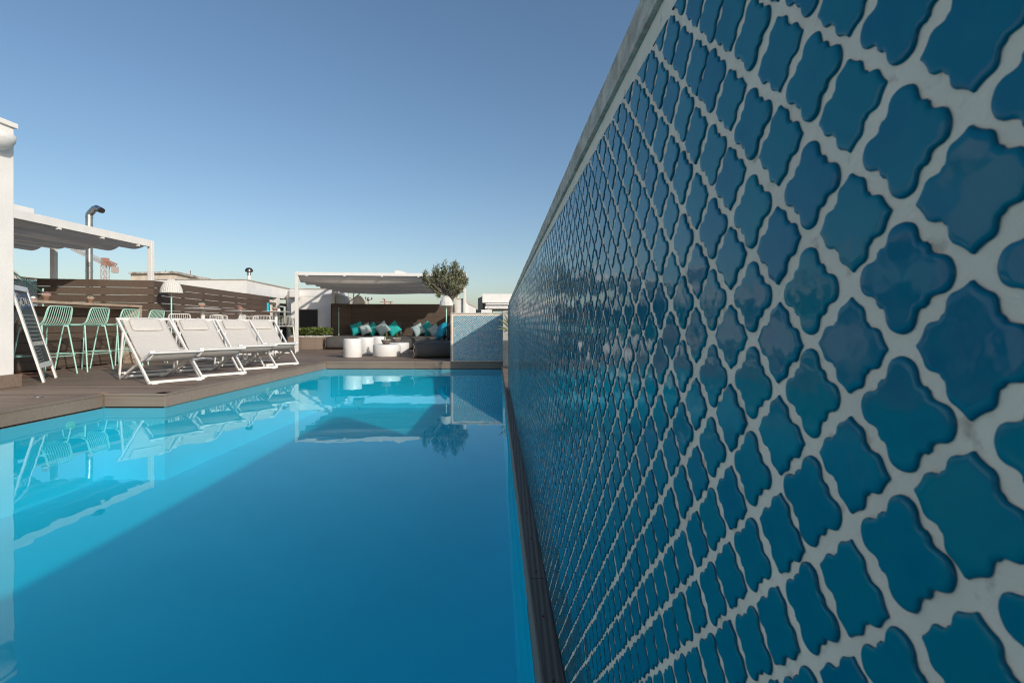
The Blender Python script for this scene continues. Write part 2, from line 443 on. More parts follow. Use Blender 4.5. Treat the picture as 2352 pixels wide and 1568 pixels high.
    starts = np.concatenate([[0], np.cumsum(sizes)[:-1]])
    me = bpy.data.meshes.new(name)
    me.vertices.add(len(W3)); me.vertices.foreach_set('co', W3.astype(np.float32).ravel())
    me.loops.add(len(loops)); me.loops.foreach_set('vertex_index', loops.astype(np.int32))
    me.polygons.add(len(sizes)); me.polygons.foreach_set('loop_start', starts.astype(np.int32))
    me.polygons.foreach_set('loop_total', sizes.astype(np.int32))
    me.polygons.foreach_set('use_smooth', np.ones(len(sizes), dtype=bool))
    me.update(calc_edges=True)
    ca = me.color_attributes.new('tint', 'FLOAT_COLOR', 'POINT')
    ca.data.foreach_set('color', C.astype(np.float32).ravel())
    me.materials.append(M[tmat])
    ob = bpy.data.objects.new(name, me); COL.objects.link(ob); ob.parent = parent
    return ob

# ================================================================== SETTING
KX = lambda Y: .1005+SK*Y                   # right edge of the pool
WX = lambda Y: .1503+SK*Y                   # face of the tiled wall
YN = -2.2
pool = [(-4.55, YN), (KX(YN), YN), (KX(10), 10.0), (-3.86, 10.0), (-3.87, 5.36), (-4.55, 5.36)]
WZ = -.15
# ground far below the roof terrace
g = MB(); g.add([(-2500,-2500,-12),(2500,-2500,-12),(2500,2500,-12),(-2500,2500,-12)], [(0,1,2,3)])
tag(g.build('ground', M['ground']), kind='structure')
g = MB(); g.box((-13, YN-.6, -12), (4.2, 23, -1.25)); tag(g.build('roof_slab', M['grey_plaster']), kind='structure')
# water
g = MB(); n = len(pool); g.add([(x, y, WZ) for x, y in pool], [list(range(n))])
tag(g.build('pool_water', M['water']), kind='structure')
# basin
g = MB(); D = -.96
g.add([(x, y, D) for x, y in pool], [list(range(n))])
for i in range(n):
    (x0, y0), (x1, y1) = pool[i], pool[(i+1) % n]
    g.add([(x0,y0,D),(x1,y1,D),(x1,y1,-.145),(x0,y0,-.145)], [(3,2,1,0)])
g.m = 1
for xs_ in ():
    g.add([(xs_+SK*YN, YN, D+.003), (xs_+.008+SK*YN, YN, D+.003), (xs_+.008+SK*9.99, 9.99, D+.003), (xs_+SK*9.99, 9.99, D+.003)], [(0,1,2,3)])
for ys_ in (2.2, 6.6):
    g.add([(-3.86 if ys_ > 5.3 else -4.54, ys_, D+.004), (-.05, ys_, D+.004), (-.05, ys_+.009, D+.004), (-3.86 if ys_ > 5.3 else -4.54, ys_+.009, D+.004)], [(0,1,2,3)])
tag(g.build('pool_basin', [M['liner'], M['seam']]), kind='structure')
for k, (y_, lb) in enumerate(((4.95, 'nearer the notch in the deck'), (7.6, 'below the deck chairs'))):
    f = empty('pool_inlet', (-4.55 if y_ < 5.3 else -3.868, y_, -.27), 'round white pool wall inlet just underwater, '+lb, 'pool inlet', 'round inlets under the waterline')
    x_ = f.location.x
    g = MB(); g.tube([(x_, y_, -.27), (x_+.012, y_, -.27)], .045, 20); g.build('cover', M['white_metal'], f)
    g = MB(); g.tube([(x_+.012, y_, -.27), (x_+.016, y_, -.27)], .018, 12); g.build('nozzle', M['pebble'], f)
# coping faces + edge boards
def edge_board(p, q, w, z1=0.0, z0=-.165, nm='pool_coping', inset=0.0):
    """L-shaped border board: outside (deck side) to the left of p->q"""
    p = Vector((*p, 0)); q = Vector((*q, 0)); d = (q-p).normalized(); nn = Vector((-d.y, d.x, 0))
    g = MB()
    L = (q-p).length; k = max(1, int(round(L/1.9)))
    for i in range(k):
        a = p+d*(L*i/k+.0015); b = p+d*(L*(i+1)/k-.0015)
        # fascia
        vs = [a+Vector((0,0,z0)), b+Vector((0,0,z0)), b+Vector((0,0,-.026)), a+Vector((0,0,-.026))]
        vs += [v+nn*.022 for v in vs]
        g.add(vs, [(0,3,2,1),(4,5,6,7),(0,1,5,4),(3,7,6,2),(0,4,7,3),(1,2,6,5)])
        # cap board
        a2 = a-nn*.006; b2 = b-nn*.006
        vs = [a2+Vector((0,0,-.024)), b2+Vector((0,0,-.024)), b2+Vector((0,0,z1)), a2+Vector((0,0,z1))]
        vs += [v+nn*w for v in vs]
        g.add(vs, [(0,3,2,1),(4,5,6,7),(0,1,5,4),(3,7,6,2),(0,4,7,3),(1,2,6,5)])
    return g
segs = [((-4.55, 5.36), (-4.55, YN)), ((-3.87, 5.36), (-4.55, 5.36)), ((-3.86, 10.0), (-3.87, 5.36)), ((KX(10), 10.0), (-3.86, 10.0))]
gg = MB()
for a, b in segs:
    # deck lies on the right-hand side walking a->b is water; flip so nn points to the deck
    e = edge_board(b, a, .137)
    n0 = len(gg.v); gg.v += e.v; gg.f += [[i+n0 for i in f] for f in e.f]; gg.sm += e.sm; gg.mi += e.mi
o = gg.build('pool_coping', M['coping'], bevel=.003); tag(o, kind='structure')
# deck boards
g = MB(); pitch = .145; y = YN
while y < 18.15:
    y0, y1 = y, y+pitch-.006
    spans = []
    xl = -12.2
    def addspan(a, b, ya, yb):
        # cut lengths into boards about 3.6 m with butt joints
        off_ = (hash((round(ya*10), 3)) % 97)/97*3.6
        x = a
        nxt = a+off_+.4
        while x < b-.001:
            e = min(b, nxt); g.box((x+.0015, ya, -.024), (e-.0015, yb, -.001)); x = e; nxt = e+3.6
    def cl(a, b, ylo, yhi):
        ya, yb = max(y0, ylo), min(y1, yhi)
        if yb-ya > .01: addspan(a, b, ya, yb)
    cl(xl, -4.55-.14, YN, 5.36+.131)
    cl(xl, -3.87-.14, 5.36+.131, 10.131)
    cl(xl, 4.0, 10.137, 18.3)
    ya, yb = max(y0, 5.74), min(y1, 10.131)
    if yb-ya > .01: g.box((KX((ya+yb)/2)+.004, ya, -.024), (4.0, yb, -.001))
    cl(.36, 4.0, YN, 5.70)
    y += pitch
o = g.build('deck', M['deck']); tag(o, kind='structure')
g = MB()
g.prism([(-12.3, YN), (-4.572, YN), (-4.572, 5.36), (-4.572, 10.022), (-12.3, 10.022)], -.06, -.03)
g.box((-4.571, 5.385, -.06), (-3.893, 10.0215, -.03))
g.box((-12.3, 10.023, -.06), (4.1, 18.4, -.03)); g.box((.36, YN, -.06), (4.1, 10.021, -.03))
g.prism([(KX(5.71)+.03, 5.71), (.359, 5.71), (.359, 10.0), (KX(10)+.03, 10.0)], -.065, -.035)
o = g.build('deck_base', M['underdeck']); tag(o, kind='structure')
# narrow strip between the pool and the tiled wall
g = MB(); yy = YN
while yy < 5.69:
    ye = min(5.70, yy+1.83)
    for a, b in ((.002, .0485),):
        vs = [(KX(yy)+a, yy+.001, 0), (KX(yy)+b, yy+.001, 0), (KX(ye)+b, ye-.002, 0), (KX(ye)+a, ye-.002, 0)]
        g.add(vs+[(v[0], v[1], -.03) for v in vs], [(0,1,2,3),(4,7,6,5),(0,4,5,1),(1,5,6,2),(2,6,7,3),(3,7,4,0)])
    yy = ye
o = g.build('deck_strip', M['deckY']); tag(o, kind='structure')
g = MB(); yy = YN
while yy < 9.99:
    ye = min(10.0, yy+1.9)
    vs = [(KX(yy)+.0, yy+.001), (KX(ye), ye-.001), (KX(ye)+.024, ye-.001), (KX(yy)+.024, yy+.001)]
    g.prism([vs[0], vs[3], vs[2], vs[1]], -.17, -.0315 if yy < 5.6 else -.0255)
    yy = ye
vs = [(KX(YN)-.004, YN), (KX(YN)+.0015, YN), (KX(5.7)+.0015, 5.7), (KX(5.7)-.004, 5.7)]
g.prism(vs, -.03, .001)
o = g.build('pool_kerb', M['coping']); tag(o, kind='structure')
g = MB(); yy = .35
while yy < 5.6:
    for dx in (.013,):
        g.lathe([(0, .0022), (.0028, .0022), (.0034, .0004)], (KX(yy)+.022, yy, 0), 8)
    yy += .23
o = g.build('screws', M['screw']); tag(o, 'row of dark screw heads along the strip beside the tiled wall', 'screws', kind='stuff')

# ------------------------------------------------------------------ the tiled wall
ztop = lambda Y: CAMZ+.2690-.0080*Y
ctop = lambda Y: CAMZ+.3315-.0108*Y
YE = 5.70
wall = empty('tiled_wall', (WX(2), 2, 0), 'long wall at the right covered in blue and teal glazed tiles between pale grout', 'tiled wall')
ud = Vector((SK, 1, 0)).normalized()          # along the wall, away from the camera
# panel normal must face -X : udir x up with udir=+Y gives +X, so run it backwards
udn = -ud
org = Vector((WX(0), 0, 0))
sl = math.sqrt(1+SK*SK)
def u2Y(u): return -u/sl
def lodw(u):
    Y = u2Y(u)
    if Y < .05: return 1
    if Y < 1.25: return 3
    if Y < 3.2: return 2
    return 1
tile_panel('tiles', wall, org, udn, -(YE-.03)*sl, 1.2, lambda u: ztop(u2Y(u)), 0.004,
           -.1769*sl, CAMZ+.0167, .0525, .0506, lodw)
g = MB()
y0, y1 = -1.6, YE
def wp(Y, off, z): return (WX(Y)+off, Y, z)
# grout face as a box with sloped top
for (o0, o1, za, zb) in ((0, .20, lambda Y: 0.0, lambda Y: ctop(Y)-.035),):
    vs = [wp(y0,o0,za(y0)), wp(y1,o0,za(y1)), wp(y1,o1,za(y1)), wp(y0,o1,za(y0)), wp(y0,o0,zb(y0)), wp(y1,o0,zb(y1)), wp(y1,o1,zb(y1)), wp(y0,o1,zb(y0))]
    g.add(vs, [(0,3,2,1),(4,5,6,7),(0,1,5,4),(1,2,6,5),(2,3,7,6),(3,0,4,7)])
g.f = [f[::-1] for f in g.f]
g.build('grout', M['grout'], wall)
g = MB(); Ys = np.linspace(y0, YE+.012, 60)
for q_, (a, b) in enumerate(zip(Ys[:-1], Ys[1:])):
    if q_ % 9 == 4: a = a+.004
    ja = .0022*noise.noise(Vector((a*14, 0, 0))); jb = .0022*noise.noise(Vector((b*14, 0, 0)))
    vs = [wp(a,-.0060+ja,ctop(a)-.0345), wp(b,-.0060+jb,ctop(b)-.0345), wp(b,.206,ctop(b)-.0345), wp(a,.206,ctop(a)-.0345),
          wp(a,-.0060+ja,ctop(a)), wp(b,-.0060+jb,ctop(b)), wp(b,.206,ctop(b)), wp(a,.206,ctop(a))]
    g.add(vs, [(0,1,2,3),(7,6,5,4),(4,5,1,0),(6,7,3,2),(0,3,7,4),(1,5,6,2)])
g.add([wp(Ys[-1],-.006,ctop(Ys[-1])-.0345), wp(Ys[-1],.206,ctop(Ys[-1])-.0345), wp(Ys[-1],.206,ctop(Ys[-1])), wp(Ys[-1],-.006,ctop(Ys[-1]))], [(0,1,2,3)])
g.build('coping', M['concrete'], wall)
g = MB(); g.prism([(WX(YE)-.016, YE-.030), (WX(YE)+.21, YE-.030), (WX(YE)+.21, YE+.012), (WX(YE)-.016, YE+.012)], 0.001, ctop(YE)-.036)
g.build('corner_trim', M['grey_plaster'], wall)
# thin black strip painting a shadow line along the foot of the tiles
g = MB(); g.add([wp(y0,-.004,.001), wp(YE-.031,-.004,.001), wp(YE-.031,-.0005,.001), wp(y0,-.0005,.001), wp(y0,-.004,.006), wp(YE-.031,-.004,.006), wp(YE-.031,-.0005,.006), wp(y0,-.0005,.006)],
       [(0,1,2,3),(7,6,5,4),(4,5,1,0),(6,7,3,2)]); g.build('painted_shadow_line', M['screw'], wall)

# ------------------------------------------------------------------ the far tiled panel
PX0, PX1, PY = -1.272, -.186, 10.03
pan = empty('tiled_screen', ((PX0+PX1)/2, PY, 0), 'square blue tiled screen in a pale wood frame at the far end of the pool', 'tiled screen')
g = MB(); g.box((PX0+.02, PY, 0.0), (PX1, PY+.12, .985)); g.build('grout', M['grout'], pan)
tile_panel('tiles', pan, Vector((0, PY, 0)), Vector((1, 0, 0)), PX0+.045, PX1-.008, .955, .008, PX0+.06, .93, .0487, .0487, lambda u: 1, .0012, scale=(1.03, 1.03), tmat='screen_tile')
g = MB(); g.box((PX0-.008, PY-.012, 0), (PX0+.022, PY+.13, .984)); g.box((PX0-.008, PY-.014, .985), (PX1+.002, PY+.135, 1.012)); g.build('frame', M['palewood'], pan, bevel=.003)
# side wall behind the screen and the return towards the pool
sw = empty('lounge_side_wall', (-1.3, 14, 0), 'low rendered wall running back behind the blue tiled screen', 'wall')
g = MB(); g.prism([(PX0+.03, PY+.14), (PX1, PY+.14), (PX1, 18.0), (PX0+.03, 18.0)], 0, .52); g.build('planter_body', M['grey_plaster'], sw)
g = MB(); g.prism([(PX0+.022, PY+.141), (PX0+.14, PY+.141), (PX0+.14, 18.0), (PX0+.022, 18.0)], .521, .98); g.build('upper_wall', M['brownpanel'], sw)
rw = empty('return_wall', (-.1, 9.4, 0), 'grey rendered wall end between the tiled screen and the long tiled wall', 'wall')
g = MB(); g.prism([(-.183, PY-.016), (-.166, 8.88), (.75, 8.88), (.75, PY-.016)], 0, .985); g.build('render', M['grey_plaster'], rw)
g = MB(); g.prism([(-.185, PY-.017), (-.169, 8.87), (.76, 8.87), (.76, PY-.017)], .986, 1.012); g.build('cap', M['palewood'], rw)
# ================================================================== STRUCTURES AT THE LEFT
# white building at the left edge of the picture
bl = empty('white_building', (-7.9, 3.6, 0), 'tall white rendered building at the left edge with a thin roof coping', 'building')
g = MB(); g.box((-9.8, .9, .155), (-6.155, 5.94, 3.19)); g.build('wall', M['white_plaster'], bl, bevel=.006)  # unseen near end extended to bounce warm light onto the tiled wall
g = MB(); g.box((-9.85, .85, 3.191), (-6.125, 5.965, 3.25)); g.build('roof_coping', M['white_plaster'], bl, bevel=.004)
g = MB(); g.box((-9.83, .87, .001), (-6.105, 5.99, .1545)); g.build('skirting', M['coping'], bl, bevel=.003)
g = MB()                                       # half-bowl wall light
prof = [(.0, 0), (.10, .012), (.17, .05), (.205, .11), (.215, .17), (.195, .172), (.16, .08), (.0, .05)]
vs = []; nn_ = 16
for r, z in prof:
    for k in range(nn_+1):
        a = -pi/2+pi*k/nn_; vs.append((-6.154+r*math.cos(a)*.95, 5.66+r*math.sin(a)*1.15, 2.84+z*1.15))
fs = [(i*(nn_+1)+k, i*(nn_+1)+k+1, (i+1)*(nn_+1)+k+1, (i+1)*(nn_+1)+k) for i in range(len(prof)-1) for k in range(nn_)]
g.add(vs, fs, True); g.build('wall_light', M['white_plaster'], bl)

def fence(name, a, b, z0, z1, pitch, label, mat_, gap=.008, thick=.022, post=.95, backing=False, cat='fence'):
    a = Vector((a[0], a[1], 0)); b = Vector((b[0], b[1], 0)); d = (b-a).normalized(); nn = Vector((-d.y, d.x, 0)); L = (b-a).length
    t = empty(name, a, label, cat)
    g = MB(); z = z1
    row = 0
    while z > z0+.03:
        zb = max(z0, z-pitch+gap)
        cuts = [0]; x = 1.15+.9*(row % 3)
        while x < L-.4: cuts.append(x); x += 2.4
        cuts.append(L)
        for c0, c1 in zip(cuts[:-1], cuts[1:]):
            p = a+d*(c0+.001); q = a+d*(c1-.001)
            vs = [p, q, q+nn*thick, p+nn*thick]
            g.prism([(v.x, v.y) for v in vs], zb, z)
        z -= pitch; row += 1
    g.f = g.f
    g.build('boards', mat_, t, bevel=.002)
    x = .25
    while x < L-.08:
        p = a+d*x+nn*(thick+.002); q = p+d*.07
        vs = [p, q, q+nn*.05, p+nn*.05]; g = MB(); g.prism([(v.x, v.y) for v in vs], z0, z1-.01); x += post
        g.build('post', M['brownpanel'], t)
    if backing:
        g = MB(); p = a+nn*(thick+.054); q = b+nn*(thick+.054)
        vs = [p, q, q+nn*.02, p+nn*.02]; g.prism([(v.x, v.y) for v in vs], z0, z1-.02); g.build('backing', M['underdeck'], t)
    return t
FH = CAMZ+1.017
fence('board_fence', (-10.5, 10.62), (-8.3, 11.12), 0, FH, .173, 'brown board fence behind the wooden bar counter', M['fence'])
fence('board_fence', (-8.296, 11.13), (-8.9, 17.65), 0, FH, .173, 'long brown board fence running back behind the white high tables', M['fenceY'])
fence('board_fence', (-9.6, -2.1), (-9.55, .8), 0, FH, .173, 'unseen brown board fence added left of the white building for dark tile reflections', M['fenceY'])  # added out of view so the wall tiles reflect something dark
fence('board_screen', (-7.80, 5.2), (-7.735, 9.60), 0, 1.07, .150, 'dark board panel under the wooden bar counter', M['fenceY'], backing=True, gap=.006, cat='bar panel')
fence('board_fence', (-6.33, 16.88), (-5.80, 17.30), 0, 1.51, .152, 'short return of brown boards beside the grey wall at the lounge', M['fence'], backing=True, gap=.004)
fence('board_fence', (-5.84, 17.33), (-2.10, 17.55), 0, 1.51, .152, 'brown board fence behind the lounge cushions', M['fence'], backing=True, gap=.004)

# blue tiled wall beside the board fence
bp_ = empty('blue_tiled_wall', (-10.5, 10.3, 0), 'shaded blue tiled wall left of the board fence behind the bar', 'tiled wall')
A = Vector((-10.42, 9.2, 0)); B = Vector((-10.5, 10.6, 0)); dd = (A-B).normalized()
g = MB(); nn = dd.cross(Vector((0, 0, 1)))
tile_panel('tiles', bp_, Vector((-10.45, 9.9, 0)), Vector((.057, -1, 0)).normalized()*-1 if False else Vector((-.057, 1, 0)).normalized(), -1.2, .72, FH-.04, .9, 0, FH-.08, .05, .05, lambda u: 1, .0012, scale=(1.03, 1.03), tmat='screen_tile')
d_ = Vector((-.057, 1, 0)).normalized(); n_ = d_.cross(Vector((0, 0, 1)))
P0 = Vector((-10.45, 9.9, 0))
vs = [P0+d_*-1.25-n_*.0, P0+d_*.74, P0+d_*.74-n_*.12, P0+d_*-1.25-n_*.12]
g = MB(); g.prism([(v.x, v.y) for v in vs][::-1], 0, FH-.07); g.build('grout', M['grout'], bp_)
vs = [P0+d_*-1.25+n_*.01, P0+d_*.75+n_*.01, P0+d_*.75-n_*.13, P0+d_*-1.25-n_*.13]
g = MB(); g.prism([(v.x, v.y) for v in vs][::-1], FH-.029, FH+.005); g.build('coping', M['concrete'], bp_)

# ------------------------------------------------------------------ pergolas
def canopy(g, A, U, V, n, sag, zt, seg=8, valance=.03):
    """A corner, U vector along the folds, V vector across; n hanging folds"""
    A = Vector(A); U = Vector(U); V = Vector(V); nu = 26; vs = []; m = n*seg
    for i in range(m+1):
        t = i/m; ph = (t*n) % 1.0
        for j in range(nu+1):
            s = j/nu
            sg = sag*(1+.18*math.sin(i//seg*2.1+s*5))*(1-(2*ph-1)**2)
            mid = .03*math.sin(pi*s)
            p = A+U*s+V*t; vs.append((p.x, p.y, zt-sg-mid*(.6+.4*math.sin(3*ph))))
    fs = [(i*(nu+1)+j, i*(nu+1)+j+1, (i+1)*(nu+1)+j+1, (i+1)*(nu+1)+j) for i in range(m) for j in range(nu)]
    g.add(vs, fs, True)
# left pergola, behind the fence
p1 = empty('pergola', (-8.5, 9.5, 0), 'white metal pergola with gathered cloth roof above the bar at the left', 'pergola')
Z1 = CAMZ+1.965
g = MB(); g.box((-8.535, 11.25, -.02), (-8.44, 11.345, Z1-.001)); g.build('post', M['white_metal'], p1, bevel=.006)
g = MB(); g.box((-10.82, 11.25, -.02), (-10.72, 11.35, Z1-.001)); g.build('post', M['white_metal'], p1, bevel=.006)
g = MB(); g.obox((-8.49, 11.215, Z1-.075), (-8.56, 4.4, Z1-.075), .09, .155); g.build('beam', M['white_metal'], p1, bevel=.006)
g = MB(); g.obox((-8.55, 11.31, Z1-.06), (-12.2, 11.31, Z1-.06), .08, .10); g.build('rear_beam', M['white_metal'], p1, bevel=.006)
g = MB(); g.obox((-8.75, 8.7, Z1+.045), (-8.78, 6.2, Z1+.045), .22, .16); g.build('motor_box', M['white_metal'], p1, bevel=.01)
g = MB()
for k in range(6):
    x = -8.62-.60*k; g.tube([(x, 4.4, Z1-.10), (x+.05, 11.27, Z1-.10)], .012, 6)
g.build('cloth_rods', M['white_metal'], p1)
g = MB(); canopy(g, (-8.60, 4.4, 0), (.06, 6.84, 0), (-3.6, 0, 0), 6, .12, Z1-.105); g.build('cloth_roof', M['canopy'], p1)
# lounge pergola
p2 = empty('pergola', (-3.8, 16, 0), 'white metal pergola with gathered cloth roof over the lounge at the end of the pool', 'pergola')
Z2 = CAMZ+1.476
FL = Vector((-6.07, 13.55, 0)); FR = Vector((-1.38, 14.02, 0)); ds = Vector((-.50, 4.98, 0)); BL = FL+ds; BR = FR+ds
def post(P, w=.10, z0=0, z1=Z2-.001):
    g = MB(); g.box((P.x-w/2, P.y-w/2, z0), (P.x+w/2, P.y+w/2, z1)); g.build('post', M['white_metal'], p2, bevel=.005)
post(FL, .078, 0, Z2+.012); post(Vector((-6.72, 18.62, 0)), .075); post(Vector((-2.13, 18.75, 0)), .085); post(FR+Vector((-.01, .1, 0)), .075)
g = MB(); g.obox(FL+Vector((.053, 0, Z2-.045)), FR+Vector((.06, 0, Z2-.045)), .08, .088); g.build('front_beam', M['white_metal'], p2, bevel=.004)
g = MB(); g.obox(BL+Vector((0, 0, Z2-.045)), BR+Vector((0, 0, Z2-.045)), .08, .088); g.build('rear_beam', M['white_metal'], p2, bevel=.004)
for P in (FL, FR):
    g = MB(); g.obox(P+Vector((0, .055, Z2-.04)), P+ds-Vector((0, .045, -Z2+.04)), .06, .07); g.build('side_beam', M['white_metal'], p2, bevel=.004)
g = MB(); q = at(905, 622, 13.8)
g.add([(q.x-.0,13.86,Z2),(q.x+.38,13.86,Z2),(q.x+.12,13.86,Z2+.085),(q.x,13.86,Z2+.085),(q.x,13.98,Z2),(q.x+.38,13.98,Z2),(q.x+.12,13.98,Z2+.085),(q.x,13.98,Z2+.085)],
      [(0,1,2,3),(7,6,5,4),(3,2,6,7),(1,5,6,2),(0,3,7,4),(0,4,5,1)]); g.build('motor_box', M['white_metal'], p2, bevel=.004)
g = MB(); canopy(g, FL+Vector((.0, .10, 0)), FR-FL+Vector((.03, 0, 0)), ds*.965, 10, .19, Z2-.075); g.build('cloth_roof', M['canopy'], p2)
g = MB()
for k in range(11):
    P = FL+ds*(.02+.965*k/10)+Vector((.0, 0, Z2-.088)); g.tube([P, P+(FR-FL)], .011, 6)
g.build('cloth_rods', M['white_metal'], p2)
# white block under the right front post
g = MB(); q0 = at(1050.4, 688, 14.2); q1 = at(1064, 688, 14.2); q2 = at(1078, 700.5, 14.2)
wb = empty('white_parapet', (q0.x, 14.3, 0), 'white parapet end with a sloping shoulder behind the olive tree', 'parapet')
g.vprism([(q0.x, 0), (q2.x, 0), (q2.x, q2.z), (q1.x, q1.z), (q0.x, q0.z)], 14.16, 16.8); g.build('render', M['white_plaster'], wb, bevel=.006)
g = MB(); g.vprism([(q0.x-.01, q0.z+.001), (q1.x, q1.z+.001), (q2.x+.01, q2.z+.001), (q2.x+.01, q2.z+.03), (q1.x+.005, q1.z+.032), (q0.x-.01, q0.z+.03)], 14.15, 16.81); g.build('coping', M['palewood'], wb)

for k in range(5):
    P = FL+(FR-FL)*(.06+.22*k); g = MB(); g.box((P.x-.03, P.y-.046, Z2-.115), (P.x+.03, P.y+.03, Z2-.0905)); g.build('cloth_runner', M['white_metal'], p2)
for k in range(6):
    y_ = 10.9-.95*k; g = MB(); g.box((-8.52, y_-.03, Z1-.19), (-8.46, y_+.03, Z1-.156)); g.build('cloth_runner', M['white_metal'], p1)
# ------------------------------------------------------------------ low white building behind the fence
H = CAMZ+1.65
wbd = empty('white_roof_building', (-10.5, 19.5, 0), 'low white roof building with a door and shadow bands behind the high tables', 'building')
B0 = Vector((-9.70, 17.55, 0)); B1 = Vector((-10.2, 22.1, 0)); C1 = Vector((-8.28, 22.15, 0)); HA = CAMZ+1.308; AN0 = at(668, 0, 17.5).x; AN1 = at(761, 0, 17.5).x; A0 = Vector((-13.2, 17.4, 0))
g = MB()
g.prism([(A0.x, A0.y), (B0.x, B0.y), (B0.x-.75, 17.75), (A0.x, 17.7)], 0, 1.9)                       # face A body
g.prism([(A0.x, A0.y), (B0.x, B0.y), (B1.x, B1.y), (B1.x-3, B1.y)], 1.905, H-.03)                    # upper band of face B
g.prism([(-11.6, 17.72), (-10.7, 17.72), (-11.1, 22.0), (-11.9, 22.0)], 0, 1.9)                      # recessed back wall
g.prism([(AN0, 17.52), (AN1, 17.52), (AN1-.1, 19.5), (AN0-.1, 22.4), (AN0-2.5, 22.4)], 0, 1.79)    # annex, lower part
g.prism([(AN0, 17.50), (AN1+.02, 17.50), (AN1-.08, 19.52), (AN0-.1, 22.42), (AN0-2.5, 22.42)], 1.792, HA-.025)
g.build('wall', M['white_plaster'], wbd, bevel=.005)
g = MB()
g.prism([(A0.x-.02, A0.y-.03), (B0.x+.03, B0.y-.03), (B1.x+.03, B1.y+.33), (A0.x, 22.45)], H-.029, H)
g.prism([(AN0-.01, 17.47), (AN1+.04, 17.47), (AN1-.06, 19.55), (AN0-.1, 22.44), (AN0-2.5, 22.44)], HA-.0245, HA)
g.build('roof_coping', M['palewood'], wbd)
def onB(px, off=0.0):
    k = (px-1176)/F; sl_ = (B1.x-B0.x)/(B1.y-B0.y); Y = (B0.x-sl_*B0.y)/(k-sl_); return Vector((k*Y+off, Y, 0))
for pa, pb in ((636.8, 643), (667.0, 669.5)):
    a = onB(pa); b = onB(pb); g = MB(); g.prism([(a.x, a.y), (b.x, b.y), (b.x-.2, b.y), (a.x-.2, a.y)][::1], 0, 1.9); g.build('column', M['white_plaster'], wbd)
a = onB(600, -.06); b = onB(636, -.06); c = onB(643.5, -.06); d = onB(666.5, -.06)
for s_, e_ in ((a, b), (c, d)):
    g = MB(); g.obox(s_+Vector((0, 0, 1.64)), e_+Vector((0, 0, 1.64)), .06, .11); g.build('cross_bar', M['brownpanel'], wbd)
g = MB(); g.obox(c+Vector((-.25, 0, 1.2)), d+Vector((-.25, 0, 1.2)), .02, .72); g.obox(a+Vector((-.25, 0, 1.2)), b+Vector((-.25, 0, 1.2)), .02, .72); g.build('window', M['glass'], wbd)
g = MB(); g.obox(c+Vector((-.02, 0, .42)), d+Vector((-.02, 0, .42)), .03, .78); g.obox(a+Vector((-.02, 0, .42)), b+Vector((-.02, 0, .42)), .03, .78); g.build('shutter', M['brownpanel'], wbd)
for pc in (647.5, 660):
    p = onB(pc-3, .0); q = onB(pc+3, .0); g = MB(); zt_ = CAMZ+.30
    g.add([(p.x, p.y, zt_), (q.x, q.y, zt_), ((p.x+q.x)/2, (p.y+q.y)/2, zt_-.26)], [(0, 1, 2)]); g.add([(p.x-.01, p.y, zt_), (q.x-.01, q.y, zt_), ((p.x+q.x)/2-.01, (p.y+q.y)/2, zt_-.26)], [(2, 1, 0)])
    g.build('pennant', M['sling'], wbd)
qa = at(689, 712.3, 17.5); qb = at(728.5, 712.3, 17.5); DZ = qa.z
g = MB(); g.box((qa.x, 17.50, .02), (qb.x, 17.515, DZ)); dr = g.build('door', M['darkdoor'], wbd)
g = MB(); g.box((qa.x+.07, 17.49, .10), ((qa.x+qb.x)/2-.02, 17.499, DZ-.09)); g.box(((qa.x+qb.x)/2+.02, 17.49, .10), (qb.x-.07, 17.499, DZ-.09)); g.build('panel', M['darkdoor'], dr)
g = MB(); g.box((qa.x-.055, 17.48, .0), (qa.x-.001, 17.518, DZ+.04)); g.box((qb.x+.001, 17.48, .0), (qb.x+.02, 17.518, DZ+.04)); g.box((qa.x, 17.48, DZ+.001), (qb.x, 17.518, DZ+.04)); g.build('door_frame', M['brownpanel'], wbd)
# side return right of it
g = MB(); g.prism([(AN1+.0, 17.9), (AN1+.03, 17.9), (AN1+.0, 19.5), (AN1-.07, 19.5)], 0, 1.9); g.build('side_wall', M['grey_plaster'], wbd)
# air conditioner
ac = empty('air_conditioner', (-7.83, 17.3, 1.85), 'pale air conditioning unit hung under the roof of the low white building', 'air conditioner')
q = at(676.5, 674, 17.3)
g = MB(); g.box((q.x-.13, 17.12, q.z-.155), (q.x+.14, 17.49, q.z+.15)); g.build('casing', M['white_metal'], ac, bevel=.04, seg=3)
g = MB(); g.obox((q.x-.165, 17.15, q.z-.17), (q.x-.165, 17.15, q.z+.08), .03, .03, (0,1,0)); g.obox((q.x-.16, 17.2, q.z-.18), (q.x+.1, 17.49, q.z-.18), .04, .04); g.build('bracket', M['grey_plaster'], ac)
# chimney with cowl on it
ch = empty('roof_vent', at(572, 645, 18.3), 'metal ball-topped roof vent on the low white building', 'roof vent')
p = at(572, 640, 18.3)
g = MB(); g.tube([(p.x, 18.3, H-.3), (p.x, 18.3, H+.22)], .058, 16); g.build('pipe', M['white_metal'], ch)
g = MB(); g.tube([(p.x, 18.3, H+.221), (p.x, 18.3, H+.37)], .070, 16); g.build('collar', M['steel'], ch)
g = MB()
vs = []
for i in range(9):
    th = pi*.5*i/8
    for k in range(48):
        a = 2*pi*k/48; rr = math.cos(th)**.8*(.132+.007*math.cos(24*a)); vs.append((p.x+rr*math.cos(a+th*.5), 18.3+rr*math.sin(a+th*.5), H+.37+.14*math.sin(th)))
g.add(vs, [(i*48+k, i*48+(k+1) % 48, (i+1)*48+(k+1) % 48, (i+1)*48+k) for i in range(8) for k in range(48)], True)
